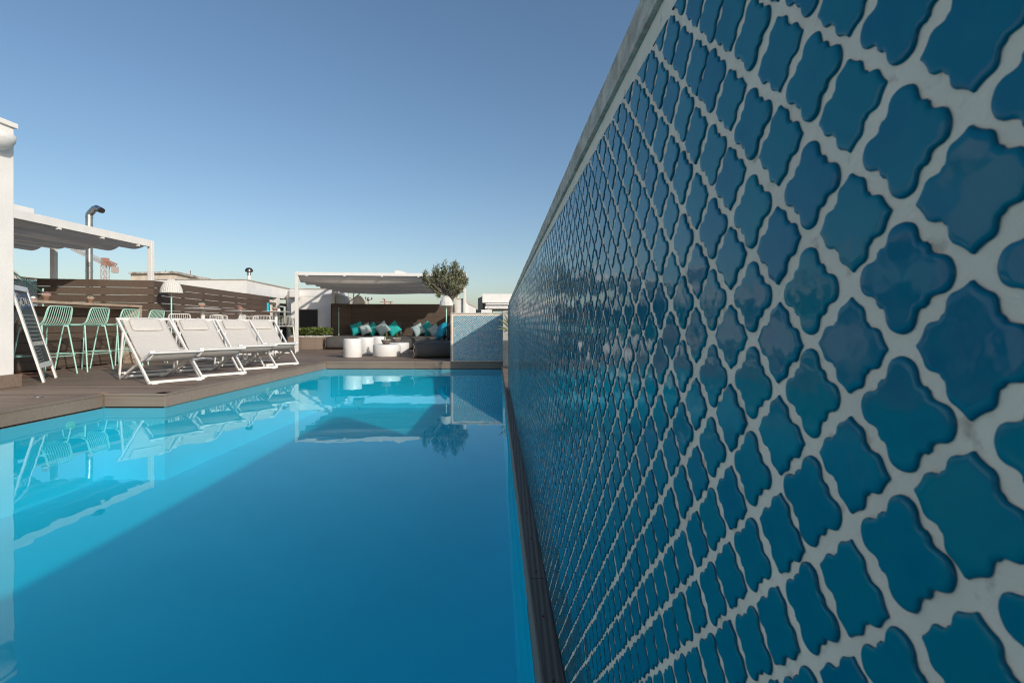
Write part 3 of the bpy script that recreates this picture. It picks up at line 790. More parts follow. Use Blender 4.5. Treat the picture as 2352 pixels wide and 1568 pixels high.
g.lathe([(.075, .33), (.125, .355), (.132, .37)], (p.x, 18.3, H), 32); g.build('cowl', M['darksteel'], ch)

# steel flue
fl = empty('flue_pipe', (-10.6, 12.05, 0), 'shiny steel flue pipe with a bent top behind the left pergola', 'flue')
x0 = -10.60; yf = 12.05; r = .074
zt = at(0, 508, yf).z
g = MB(); g.tube([(x0, yf, -.1), (x0, yf, 1.35+.75)], r, 24); g.tube([(x0, yf, 2.12), (x0, yf, zt+.10)], r, 24); g.build('pipe', M['steel'], fl)
g = MB(); q1_ = Vector((x0, yf, zt+.101)); q2_ = q1_+Vector((.0, 0, .07)); q3_ = q2_+Vector((.19, -.03, .15)); q4_ = q3_+Vector((.16, -.04, -.06))
g.tube([q1_, q2_], r*1.0, 24); g.tube([q2_-Vector((0, 0, .02)), q2_+Vector((.02, 0, .02)), q3_-Vector((.03, 0, .02)), q3_+Vector((.02, 0, 0)), q4_], [r, r, r, r, r*.98], 24); g.build('elbow', M['steel'], fl)
g = MB(); g.tube([q4_, q4_+Vector((.05, -.012, -.02))], r*.88, 24); g.build('outlet', M['darksteel'], fl)
for z in (2.11, zt+.10, 1.2): g = MB(); g.tube([(x0, yf, z-.012), (x0, yf, z+.012)], r*1.10, 24); g.build('joint_ring', M['steel'], fl)

# tower crane far behind
def lattice(g, p, q, w, n, r=.05):
    p = Vector(p); q = Vector(q); d = (q-p).normalized(); x = d.cross(Vector((.3, 1, .2))).normalized(); y = d.cross(x)
    cs = [x*a+y*b for a, b in ((-w/2,-w/2),(w/2,-w/2),(w/2,w/2),(-w/2,w/2))]
    for c in cs: g.obox(p+c, q+c, r, r)
    for i in range(n):
        a = p+(q-p)*i/n; b = p+(q-p)*(i+1)/n
        for k in range(4):
            g.obox(a+cs[k], b+cs[(k+1) % 4], r*.6, r*.6); g.obox(a+cs[k], a+cs[(k+1) % 4], r*.6, r*.6)
cr = empty('tower_crane', at(241.5, 800, 80), 'distant tower crane with a red and white lattice jib behind the fence', 'crane')
g = MB(); b_ = at(241.5, 745, 80); b_.z = -12; t_ = at(241.5, 609, 80); lattice(g, b_, t_, .8, 22, .08); g.build('mast', M['cranewhite'], cr)
g = MB(); lattice(g, at(166, 569, 80), at(240, 603.5, 80), .6, 16, .06); g.build('jib', M['cranewhite'], cr)
g = MB(); lattice(g, at(241, 601, 80), at(265, 611, 80), .6, 5, .12); g.build('counter_jib', M['cranered'], cr)
g = MB(); q = at(262, 616, 80); g.box((q.x-.25, 79.7, q.z-.75), (q.x+.55, 80.3, q.z+.25)); g.build('counterweight', M['cranewhite'], cr)
g = MB(); q = at(241.5, 603, 80); g.box((q.x-.35, 79.6, q.z-.5), (q.x+.4, 80.4, q.z+.75)); g.build('cab', M['cranered'], cr)
# rough beige building
rb = empty('beige_building', at(400, 745, 42), 'rough beige unfinished building top behind the fence and lamp', 'building')
pts = [at(300, 630, 42), at(350, 629.2, 42), at(406.4, 628.2, 42), at(452.5, 638.7, 42), at(540, 655, 42)]
g = MB(); g.vprism([(pts[0].x, -12), (pts[-1].x, -12)]+[(p.x, p.z) for p in pts[::-1]], 42, 50); g.build('wall', M['old_plaster'], rb)
g = MB()
for a, b in zip(pts[:-1], pts[1:]): g.obox(a+Vector((0, .0, .09)), b+Vector((0, .0, .09)), .5, .16)
g.build('roof_edge', M['stained'], rb)
for px in (394, 380, 437): g = MB(); q = at(px, 632, 42.3); g.tube([(q.x, 42.3, q.z-.3), (q.x+.02, 42.3, q.z+.42)], .025, 5); g.build('rebar', M['rust'], rb)
# stained house, tanks, mast seen under the lounge canopy
sh = empty('stained_parapet_building', at(795, 745, 40), 'weathered roof parapet with dark stains seen under the lounge pergola', 'building')
def P(px, py): q = at(px, py, 40); return (q.x, q.z)
g = MB(); g.vprism([(P(786, 745)[0], -12), (P(815, 745)[0], -12), P(815, 687.2), P(800, 683.2), P(787, 680)], 40, 44); g.build('stained_wall', M['stained'], sh)
g = MB(); g.vprism([(P(760, 745)[0], -12), (P(787, 745)[0], -12), P(786.6, 679.5), P(760, 679.5)], 39.8, 44); g.build('white_wall', M['white_plaster'], sh)
for px, yt, yb, w, lb, mt in ((780.3, 665.8, 679.3, 9.5, 'pale round water tank beside the pergola post', 'old_plaster'), (792.4, 669.8, 684, 16, 'grey tapered water tank on the stained parapet building', 'tank')):
    q = at(px, yt, 40.8); q2_ = at(px, yb, 40.8); rr = w/2/F*40.8
    t = empty('water_tank', (q.x, 40.9, q2_.z), lb, 'water tank', 'water tanks on the far roof')
    g = MB(); g.lathe([(rr*.86, q2_.z-q2_.z), (rr*.97, (q.z-q2_.z)*.9)], (q.x, 40.9, q2_.z), 24); g.build('body', M[mt], t)
    g = MB(); g.lathe([(rr*1.03, (q.z-q2_.z)*.9), (rr*1.03, q.z-q2_.z), (0, (q.z-q2_.z)*1.03)], (q.x, 40.9, q2_.z), 24, False); g.build('lid', M['white_plaster'], t)
g = MB(); a = at(812.3, 655, 40.5); g.tube([(a.x, 40.5, .5), (a.x, 40.5, a.z+.25)], .05, 6); 
for s_ in (-1, 1): g.tube([(a.x, 40.5, a.z), (a.x+s_*.75, 40.5, a.z-1.15)], .008, 4)
tag(g.build('radio_mast', M['rust']), 'thin rusty mast with guy wires seen under the lounge pergola', 'mast')
an = empty('antenna', at(845.5, 690, 60), 'two-armed roof antenna just above the lounge fence', 'antenna')
g = MB(); a = at(845.5, 686, 60); g.tube([(a.x, 60, 0), (a.x, 60, a.z)], .045, 6); g.build('mast', M['rust'], an)
g = MB(); g.tube(spline([at(839.8, 684.3, 60), at(840.5, 687.6, 60), at(845.5, 689, 60), at(851.5, 688, 60), at(854, 685.3, 60)], 4), .03, 5)
for px, py in ((839.8, 684.3), (854, 685.3)): g.ell(at(px, py, 60), (.09, .09, .16), 6, 4)
g.ell(at(845.5, 687.3, 60), (.13, .13, .30), 6, 4); g.build('dipoles', M['darksteel'], an)
for k, (px, pt, pl, pr, Yc, lb) in enumerate(((883.5, 687.5, 878.5, 884.6, 150, 'small distant red crane above the lounge fence, the one pointing up'), (897, 693.5, 873, 901.5, 170, 'small distant red crane low above the lounge fence, with the long flat jib'))):
    t = empty('tower_crane', at(px, 745, Yc), lb, 'crane', 'small cranes on the skyline')
    g = MB(); a = at(px, pt, Yc); b = a.copy(); b.z = -12; g.obox(b, a, .35, .35); g.build('mast', M['cranered'], t)
    g = MB(); g.obox(at(pl, pt-(1.2 if k == 0 else .2), Yc), at(pr, pt+.8*(k == 0), Yc), .35, .35); g.build('jib', M['cranered'], t)

# building at the right with an awning
Yb = 25.0
rbd = empty('white_awning_building', at(1140, 745, Yb), 'white building with a pale awning beyond the blue tiled screen', 'building')
def Q(px, py, Y=Yb): q = at(px, py, Y); return q
a = Q(1107.8, 674.7); b = Q(1215, 674.9); c_ = Q(1107.8, 695.2)
g = MB(); g.box((a.x, Yb, c_.z), (b.x, Yb+5, a.z)); g.build('upper_wall', M['white_plaster'], rbd, bevel=.01)
g = MB(); l_ = at(1102.6, 684, 27.0); g.prism([(l_.x-.12, 27.0), (a.x-.002, Yb+.15), (a.x-.002, 30), (l_.x-.2, 30)], -12, a.z-.12); g.build('side_wall', M['brownpanel'], rbd)
g = MB(); g.box((a.x, Yb+1.3, -12), (b.x, Yb+5, c_.z-.002)); g.build('back_wall', M['grey_plaster'], rbd)
g = MB(); r0 = Q(1116, 697, Yb+.1); r1 = Q(1119.6, 705, Yb-.35)
g.add([(r0.x, Yb+.9, r0.z-.02), (b.x, Yb+.9, r0.z-.02), (b.x, Yb-.35, r1.z), (r1.x-.1, Yb-.35, r1.z)], [(0, 3, 2, 1)])
g.add([(r0.x, Yb+.9, r0.z+.01), (b.x, Yb+.9, r0.z+.01), (b.x, Yb-.35, r1.z+.03), (r1.x-.1, Yb-.35, r1.z+.03)], [(0, 1, 2, 3)])
g.box((r1.x-.12, Yb-.42, r1.z-.085), (b.x, Yb-.351, r1.z+.02)); g.box((r0.x, Yb-.02, c_.z-.10), (b.x, Yb+.1, c_.z-.03)); g.build('awning', M['white_metal'], rbd)
g = MB(); g.obox(Q(1122, 706, Yb-.4), Vector((Q(1122, 706, Yb-.4).x, Yb-.4, 0)), .09, .09, (0, 1, 0)); g.build('awning_post', M['grey_plaster'], rbd)
a2 = Q(1105.5, 711, Yb-.7); b2 = Q(1130, 711, Yb-.7)
g = MB(); g.box((a2.x, Yb-.7, -12), (b2.x, Yb-.5, a2.z)); g.build('parapet', M['white_plaster'], rbd)
a3 = Q(1132, 714.5, Yb-.6); b3 = Q(1156, 714.5, Yb-.6)
g = MB(); g.box((a3.x, Yb-.62, 0), (b3.x, Yb-.6, a3.z)); g.build('balustrade', M['greenglass'], rbd)
a4 = Q(1156.2, 714, Yb-.8)
g = MB(); g.box((a4.x, Yb-.8, -12), (b.x, Yb-.5, a4.z)); g.build('end_parapet', M['white_plaster'], rbd)
# distant roofs in the gap
dh = empty('distant_house', at(1083, 720, 70), 'tiny sunlit white house between the parapet and the white building', 'house')
g = MB(); q = at(1078, 714.5, 70); q2_ = at(1087, 714.5, 70); g.box((q.x, 70, -12), (q2_.x, 74, q.z)); q = at(1079, 708.5, 70); q2_ = at(1083, 708.5, 70); g.box((q.x, 70.5, 1), (q2_.x, 73, q.z)); g.build('walls', M['white_plaster'], dh)
g = MB(); q = at(1081.5, 706.5, 70); g.tube([(q.x, 71, q.z-.5), (q.x, 71, q.z+.25)], .03, 5); g.build('aerial', M['darksteel'], dh)
g = MB()
for k in range(46):
    q = at(1076+rng.uniform(8, 24), 714+rng.uniform(0, 6), 95+rng.uniform(-3, 3)); g.ell(q, (rng.uniform(.25, .5), .4, rng.uniform(.2, .38)), 6, 4)
g.box((at(1072, 0, 95).x, 96, -12), (at(1106, 0, 95).x, 98, at(0, 716.5, 95).z)); tag(g.build('distant_trees', M['roofdark']), 'dark line of far trees in the gap left of the white building', kind='stuff')
# ================================================================== FURNITURE
# ---- bar counter
bc = empty('bar_counter', (-7.6, 8, 0), 'weathered wooden bar counter in front of the mint stools', 'bar counter')
CT = 1.150
g = MB(); g.obox((-7.59, 5.2, CT-.022), (-7.565, 9.62, CT-.022), .34, .042); g.build('top', M['wood'], bc, bevel=.004)
g = MB(); g.box((-7.735, 9.56, 0), (-7.40, 9.615, CT-.045)); g.build('leg', M['wood'], bc, bevel=.004)

# ---- stools
def make_stool(matn, label, group):
    t = empty('bar_stool', (0, 0, 0), label, 'bar stool', group)
    g = MB(); pts = []
    half = [(0, .215, .770), (.12, .218, .770), (.19, .20, .768), (.215, .15, .765), (.22, .0, .758), (.218, -.12, .765), (.212, -.185, .80), (.205, -.215, .87), (.197, -.240, .97), (.190, -.252, 1.01), (.17, -.258, 1.036), (.13, -.26, 1.042), (0, -.262, 1.043)]
    loop = spline(half, 4) ; other = [Vector((-p.x, p.y, p.z)) for p in loop[::-1][1:-1]]
    g.tube(loop+other, .0095, 8, closed=True); g.build('seat_frame', M[matn], t, world=False)
    g = MB()
    for k in range(11):
        s = (k-5)/5*.178
        g.tube(spline([(s*.96, -.260, 1.04), (s, -.235, .95), (s*1.02, -.205, .85), (s*1.04, -.175, .79), (s*1.05, -.13, .762), (s*1.05, 0, .748), (s*1.02, .12, .756), (s, .212, .768)], 3), .0048, 6)
    g.build('seat_wires', M[matn], t, world=False)
    for sx, sy in ((-1, -1), (1, -1), (-1, 1), (1, 1)):
        g = MB(); g.tube(spline([(sx*.17, sy*.13-.0, .750), (sx*.195, sy*.16, .742), (sx*.205, sy*.175, .70), (sx*.262, sy*.262, .0)], 4), .0105, 8); g.build('leg', M[matn], t, world=False)
    g = MB(); z = .285; k = .245
    for a, b in (((-k, k), (k, k)), ((k, k), (k, -k)), ((k, -k), (-k, -k)), ((-k, -k), (-k, k))): g.tube([(*a, z+(.0 if a[1] == b[1] else .025)), (*b, z+(.0 if a[1] == b[1] else .025))], .0065, 6)
    g.build('footrest', M[matn], t, world=False)
    return t
def place(o, x, y, rz, label, z=0, s=1.0):
    o.location = (x, y, z); o.rotation_euler = (0, 0, rz); o['label'] = label; o.scale = (s, s, s); return o
mint = make_stool('mint', 'x', 'mint wire bar stools at the wooden counter')
spots = [(-7.12, 7.32, 88, 'mint wire bar stool beside the chalkboard sign'), (-7.13, 8.02, 92, 'second mint wire bar stool from the chalkboard, both its neighbours mint'),
         (-7.16, 8.72, 89, 'third mint wire bar stool, just behind the front left deck chair corner'), (-7.2, 9.42, 91, 'farthest mint wire bar stool, past the counter end, mostly behind the first deck chair')]
for i, (x, y, a, lb) in enumerate(spots):
    place(mint if i == 0 else copy_tree(mint), x, y, R(a), lb)
wst = make_stool('white_metal', 'x', 'white wire bar stools around the high tables')
sp = [(-7.0, 10.12, 35, 'white wire bar stool left of the first high table, beside the mint lamp pole'),
      (-6.78, 10.95, 25, 'white wire bar stool between the first and second high tables, square to view'),
      (-7.15, 11.65, 40, 'white wire bar stool half hidden behind two others near the second high table'),
      (-6.28, 10.75, 100, 'white wire bar stool turned sideways just left of the second table column'),
      (-7.15, 13.2, 25, 'white wire bar stool at the back between the second and third high tables'),
      (-6.16, 11.9, 20, 'white wire bar stool with its back to the pool left of the third table column'),
      (-6.72, 12.9, 105, 'white wire bar stool turned sideways behind the one left of the third table column'),
      (-6.12, 13.0, 22, 'white wire bar stool right of the third table, next to the pergola post')]
for i, (x, y, a, lb) in enumerate(sp):
    place(wst if i == 0 else copy_tree(wst), x, y, R(a), lb, s=.945)

# ---- high tables
def make_table():
    t = empty('high_table', (0, 0, 0), 'x', 'high table', 'round white high tables')
    g = MB(); g.lathe([(0, 1.085), (.25, 1.085), (.325, 1.094), (.335, 1.100), (.335, 1.106), (.33, 1.109), (0, 1.109)], n=48, smooth=False); g.build('tabletop', M['white_metal'], t, world=False)
    g = MB(); g.tube([(0, 0, .04), (0, 0, 1.084)], .038, 20); g.tube([(0, 0, .9), (0, 0, 1.084)], .041, 20); g.build('column', M['white_metal'], t, world=False)
    g = MB()
    for k in range(4):
        a = pi/2*k+.15; g.obox((.02*math.cos(a), .02*math.sin(a), .045), (.33*math.cos(a), .33*math.sin(a), .028), .06, .03)
    g.build('base', M['white_metal'], t, world=False, bevel=.004)
    return t
tb = make_table()
tabs = [(-6.56, 10.2, 'round white high table nearest the mint floor lamp'), (-6.67, 11.8, 'middle round white high table with a small reddish plant'), (-6.14, 12.5, 'round white high table beside the pergola post, with a cyan card')]
for i, (x, y, lb) in enumerate(tabs): place(tb if i == 0 else copy_tree(tb), x, y, 0, lb)
tb['label'] = tabs[0][2]

# ---- potted succulents
def pot(x, y, z, r, h, kind, label, lean=0):
    t = empty('potted_succulent', (x, y, z), label, 'potted plant', 'small plants in terracotta pots')
    g = MB(); g.lathe([(0, 0), (r*.68, 0), (r*.90, h*.72), (r*1.0, h*.74), (r*1.02, h), (r*.92, h), (r*.88, h*.86), (0, h*.86)], (x, y, z), 24); g.build('pot', M['terracotta'], t)
    g = MB()
    for k in range(26):
        a = rng.uniform(0, 6.28); q = r*.92*math.sqrt(rng.uniform(.25, 1)); g.ell((x+q*math.cos(a), y+q*math.sin(a), z+h*1.0), (r*.19, r*.15, r*.12), 6, 4)
    if kind != 'red': g.build('gravel', M['pebble'], t)
    g = MB(); m_ = 'succ_pink' if kind in ('pink', 'red') else 'succ_green'
    for ring, (nl, el, ln) in enumerate(((9, .25, 1.0), (8, .65, .85), (6, 1.05, .62))):
        for k in range(nl):
            a = 2*pi*k/nl+ring*.4+rng.uniform(-.1, .1); e = el+rng.uniform(-.12, .12); L_ = r*ln*(1.0 if kind != 'green' else .8)
            d = Vector((math.cos(a)*math.cos(e), math.sin(a)*math.cos(e), math.sin(e))); c = Vector((x+lean*r, y, z+h*1.05))+d*L_*.55
            q = d.to_track_quat('Z', 'Y').to_matrix(); g.ell(c, (r*.20, r*.09, L_*.55), 6, 5, q)
    g.build('rosette', M[m_], t)
pot(-7.56, 7.80, CT, .060, .105, 'pink', 'terracotta pot of pink succulent and white gravel, on the bar counter near the chalkboard')
pot(-7.56, 8.62, CT, .056, .10, 'green', 'terracotta pot of green succulent and white gravel, alone mid-way along the bar counter')
pot(at(463.1, 0, 10.2).x, 10.2, 1.109, .066, .09, 'green', 'terracotta pot of green succulent on the high table near the lamp')
pot(at(551.4, 0, 11.8).x, 11.8, 1.109, .058, .085, 'red', 'small terracotta pot with a leaning red succulent on the middle high table', lean=-.4)
pot(at(633.4, 0, 12.5).x, 12.45, 1.109, .066, .095, 'green', 'terracotta pot of green succulent and gravel beside the cyan card')
# tea light on the counter
q = at(90, 690, 7.6)
c = empty('candle_jar', (-7.60, 7.63, CT), 'small pink candle jar with a white lid on the bar counter', 'candle')
g = MB(); g.lathe([(0, 0), (.024, 0), (.027, .03), (0, .03)], (-7.60, 7.63, CT), 16); g.build('jar', M['succ_pink'], c)
g = MB(); g.lathe([(.0, .031), (.031, .031), (.031, .052), (.018, .066), (0, .068)], (-7.60, 7.63, CT), 16); g.build('lid', M['pebble'], c)
# shakers + card
for k, px in enumerate((638.8, 642.2)):
    q = at(px, 0, 12.42); t = empty('shaker', (q.x, 12.42, 1.109), ('salt shaker nearer the pot on the high table with the cyan card', 'pepper shaker farther from the pot on the high table with the cyan card')[k].replace('salt', 'small white').replace('pepper', 'small white'), 'shaker', 'shakers on the high table')
    g = MB(); g.lathe([(0, 0), (.016, 0), (.019, .02), (.012, .055), (0, .055)], (q.x, 12.42, 1.109), 12); g.build('body', M['pebble'], t)
    g = MB(); g.lathe([(.013, .0555), (.013, .068), (0, .074)], (q.x, 12.42, 1.109), 12); g.build('cap', M['white_metal'], t)
q = at(615.3, 0, 12.3)
cd = empty('table_card', (q.x, 12.3, 1.109), 'tall cyan card with three white marks standing on the high table by the post', 'menu card')
g = MB(); g.box((q.x-.024, 12.295, 1.110), (q.x+.024, 12.305, 1.110+.213)); g.build('card', M['card'], cd)
g = MB()
for z in (.035, .11, .178):
    for k in range(5):
        a = k*2*pi/5+.3; g.obox((q.x, 12.2935, 1.11+z), (q.x+.011*math.cos(a), 12.2935, 1.11+z+.011*math.sin(a)), .004, .001, (0, 1, 0))
    g.lathe([(0, 0)], (q.x, 12.29, 1.1), 3)
g.build('marks', M['pebble'], cd)

# ---- folding sling chairs
def make_deckchair():
    t = empty('deck_chair', (0, 0, 0), 'x', 'deck chair', 'white sling deck chairs along the pool edge')
    w = .33; wi = .292; bar = .038; th = .026
    fA = lambda v: .012+v*(.85/1.06)
    g = MB()
    for s in (-1, 1): g.obox((s*(w-th/2), 0.0, .012), (s*(w-th/2), 1.06, .838), th, bar, (0, -.6, .8))
    g.obox((-w, 1.075, .846), (w, 1.075, .846), .036, .024, (0, -.6, .8)); g.obox((-w, .0, .026), (w, .0, .026), .036, .036); g.build('back_frame', M['white_metal'], t, world=False, bevel=.004)
    g = MB()
    for s in (-1, 1): g.obox((s*(wi-th/2), 1.08, .012), (s*(wi-th/2), .02, .405), th, bar, (0, .35, .94))
    g.obox((-wi, 1.09, .03), (wi, 1.09, .03), .034, .034); g.build('seat_frame', M['white_metal'], t, world=False, bevel=.004)
    g = MB(); g.obox((-w+.012, -.005, .408), (w-.012, -.005, .408), .045, .042, (0, .3, .95)); g.build('seat_rail', M['white_metal'], t, world=False, bevel=.012, seg=3)
    for s in (-1, 1):
        g = MB(); g.obox((s*(w+.014), .78, .66), (s*(w+.014), .905, .075), .022, .036, (0, 1, .2)); g.build('strut', M['white_metal'], t, world=False, bevel=.005)
    g = MB(); g.tube([(-w, .895, .10), (w, .895, .10)], .008, 8)
    for s in (-1, 1): g.box((s*(w-.06)-.035, .86, .085), (s*(w-.06)+.035, .93, .115))
    g.build('strut_bar', M['white_metal'], t, world=False)
    g = MB()
    for x in (-w+.07, w-.07): g.box((x-.035, -.024, 0.0), (x+.035, .02, .009))
    for x in (-w+.1, w-.1): g.box((x-.03, 1.06, 0.0), (x+.03, 1.11, .014))
    g.build('foot_pads', M['white_metal'], t, world=False, bevel=.003)
    prof = spline([(0, 1.088, .856), (0, 1.02, .790), (0, .88, .665), (0, .72, .535), (0, .56, .405), (0, .42, .325), (0, .30, .29), (0, .20, .29), (0, .10, .325), (0, .02, .385), (0, -.012, .425), (0, -.035, .418)], 6)
    ww = .262; nu = 16; vs = []
    for i, p in enumerate(prof):
        for j in range(nu+1):
            s = -1+2*j/nu; sag = .014*(1-s*s)*math.sin(pi*i/(len(prof)-1))+.004*noise.noise(Vector((s*2.2, i*.12, 3)))
            vs.append((s*ww, p.y, p.z-sag))
    fs = [(i*(nu+1)+j, i*(nu+1)+j+1, (i+1)*(nu+1)+j+1, (i+1)*(nu+1)+j) for i in range(len(prof)-1) for j in range(nu)]
    g = MB(); g.add(vs, fs, True); o = g.build('sling', M['sling'], t, world=False)
    so_ = o.modifiers.new('solid', 'SOLIDIFY'); so_.thickness = .004; so_.offset = 0
    # head cushion
    g = MB(); vs = []; nx, ny = 24, 12; hw, hl = .188, .120
    c0 = Vector((-.01, .975, .760)); dv = Vector((0, .70, .70)).normalized(); nv = Vector((0, -.70, .70)).normalized()
    for side in (1, -1):
        for i in range(nx+1):
            for j in range(ny+1):
                a = -1+2*i/nx; b = -1+2*j/ny
                # rounded rectangle
                k = max(abs(a), abs(b)); 
                th_ = .024*(max(0, 1-abs(a)**8))**.5*(max(0, 1-abs(b)**6))**.5
                rx = hw*(1-.03*abs(b)**6); ry = hl*(1-.10*abs(a)**10)
                p = c0+Vector((a*rx, 0, 0))+dv*(b*ry)+nv*(.014+side*th_*(1 if side > 0 else .35)); vs.append(p)
    m1 = (nx+1)*(ny+1)
    fs = [(i*(ny+1)+j, (i+1)*(ny+1)+j, (i+1)*(ny+1)+j+1, i*(ny+1)+j+1) for i in range(nx) for j in range(ny)]
    g.add(vs[:m1], fs, True); g.add(vs[m1:], [f[::-1] for f in fs], True); hp = g.build('head_cushion', M['sling'], t, world=False)
    g = MB()
    for x in (-.10, .08):
        g = MB(); g.obox(c0+Vector((x, 0, 0))+dv*.09+nv*.02, Vector((x, 1.075, .874)), .03, .004, (0, -.7, .7)); g.obox(Vector((x, 1.068, .873)), Vector((x, 1.112, .842)), .03, .004, (0, .7, .7))
        g.build('strap', M['sling'], hp, world=False)
    return t
dc = make_deckchair()
W_ = .66
def chair_at(o, rf, ang, label):
    """rf = right front foot on the deck, ang = direction of the front bar"""
    d = Vector((math.cos(ang), math.sin(ang), 0)); c = Vector((*rf, 0))-d*(W_/2); o.location = c; o.rotation_euler = (0, 0, ang); o['label'] = label
chair_at(dc, (-4.285, 6.69), R(56.6), 'white sling deck chair nearest the camera, first of the row by the pool')
for rf, a, lb in (((-4.12, 7.45), 53, 'second white sling deck chair from the camera'), ((-4.13, 8.47), 52, 'third white sling deck chair from the camera, its front foot near the pool edge'), ((-4.12, 9.28), 49, 'farthest white sling deck chair, next to the pergola post')):
    c_ = copy_tree(dc); chair_at(c_, rf, R(a), lb)
    for h_ in kids(c_):
        if h_.name.startswith('head_cushion'): h_.location = (rng.uniform(-.02, .03), .0, 0); h_.rotation_euler = (0, rng.uniform(-.02, .02), 0)

# ---- chalkboard A-sign
ab = empty('chalkboard_sign', (-6.5, 6.6, 0), 'tall white framed chalkboard menu stand leaning back beside the white building', 'chalkboard')
fl_ = Vector((-6.21, 6.37, 0)); fr_ = Vector((-6.60, 6.97, 0)); dd = (fr_-fl_).normalized(); bw = (fr_-fl_).length
back = Vector((-.838, -.545, 0)); up = (back*.32+Vector((0, 0, 1.285))); Lh = up.length; upn = up.normalized(); nrm = dd.cross(upn)*-1
if nrm.dot(Vector((0, 0, CAMZ))-fl_) < 0: nrm = -nrm
def bd(u, v, n=0.0): return fl_+dd*u+upn*v+nrm*n
g = MB(); rw_ = .062
for u in (rw_/2, bw-rw_/2): g.obox(bd(u, 0), bd(u, Lh-rw_-.001), rw_, .026, nrm)
g.obox(bd(0, Lh-rw_/2), bd(bw, Lh-rw_/2), rw_+.01, .027, nrm); g.obox(bd(rw_+.001, .225), bd(bw-rw_-.001, .225), .07, .024, nrm); g.build('frame', M['white_metal'], ab, bevel=.004)
g = MB(); g.add([bd(rw_-.004, .262, .002), bd(bw-rw_+.004, .262, .002), bd(bw-rw_+.004, Lh-rw_, .002), bd(rw_-.004, Lh-rw_, .002), bd(rw_-.004, .262, -.008), bd(bw-rw_+.004, .262, -.008), bd(bw-rw_+.004, Lh-rw_, -.008), bd(rw_-.004, Lh-rw_, -.008)],
    [(0,1,2,3),(7,6,5,4),(0,4,5,1),(1,5,6,2),(2,6,7,3),(3,7,4,0)]); bo = g.build('board', M['slate'], ab)
# rear leg frame and chain
g = MB(); hinge = lambda u: bd(u, Lh-.10, -.02)
for u in (rw_/2, bw-rw_/2): f_ = hinge(u)+back.normalized()*.42; f_.z = 0; g.obox(f_, hinge(u), .05, .022, dd)
g.build('rear_frame', M['white_metal'], ab)
g = MB(); 
for u in (.16, bw-.13): f_ = hinge(u)+back.normalized()*.36; f_.z = .14; g.tube(spline([bd(u, .19, -.01), bd(u, .10, -.06), f_], 5), .004, 5)
g.build('chain', M['rust'], ab)
# chalk writing
def stroke(g, pts, w=.006): 
    for a, b in zip(pts[:-1], pts[1:]): g.obox(a, b, w, .0012, nrm)
g = MB(); iw = bw-2*rw_
arc = lambda r0, k0: [bd(rw_+iw*(.06+.90*t), Lh-.20-r0+.075*math.sin(pi*(.12+.80*t))-.06*(1-t), .0035) for t in np.linspace(0, 1, 14)]
stroke(g, arc(-.03, 0), .010); stroke(g, arc(.115, 0), .010); stroke(g, [arc(-.03, 0)[0], arc(.115, 0)[0]], .008); stroke(g, [arc(-.03, 0)[-1], arc(.115, 0)[-1]], .008)
g.build('blue_chalk_banner', M['bluechalk'], bo)
g = MB()
LET = {'M': [(0,0),(0,1),(.5,.35),(1,1),(1,0)], 'E': [(1,0),(0,0),(0,.5),(.8,.5),(0,.5),(0,1),(1,1)], 'N': [(0,0),(0,1),(1,0),(1,1)], 'U': [(0,1),(0,.2),(.3,0),(.7,0),(1,.2),(1,1)]}
top = arc(0, 0)
for i, ch_ in enumerate('MENU'):
    t0_ = .10+.215*i
    pts = []
    for (a, b) in LET[ch_]:
        t = t0_+a*.15; base_ = bd(rw_+iw*(.06+.90*t), Lh-.20-.095+.075*math.sin(pi*(.12+.80*t))-.06*(1-t), .0035); pts.append(base_+upn*(b*.095))
    stroke(g, pts, .013)
for k in range(7):       # ruled lines of the menu
    v = Lh-.405-.055*k; stroke(g, [bd(rw_+.02, v, .0035), bd(bw-rw_-.02, v+.004, .0035)], .005)
vv = Lh-.405-.055*7+.02
for k in range(22):
    u = rw_+.03+iw*.9*k/22; stroke(g, [bd(u, vv, .0035), bd(u+rng.uniform(-.008, .012), vv-.048, .0035)], rng.uniform(.004, .010))
stroke(g, [bd(rw_+.03, vv-.054, .0035), bd(bw-rw_-.03, vv-.05, .0035)], .005)
for k in range(6):
    v = vv-.09-.045*k; stroke(g, [bd(rw_+.03, v, .0035), bd(rw_+.03+iw*.42, v+.004, .0035)], .004)
    if k: stroke(g, [bd(rw_+iw*.5, v+.02, .0035), bd(rw_+iw*.56, v+.028, .0035)], .004)
for k in range(9):
    a = rng.uniform(.0, .30); v = Lh-rng.uniform(.085, .17); stroke(g, [bd(rw_+.01+a*iw, v, .0035), bd(rw_+.03+a*iw+.02, v+rng.uniform(-.03, .03), .0035)], .010)
g.build('chalk_writing', M['chalk'], bo)

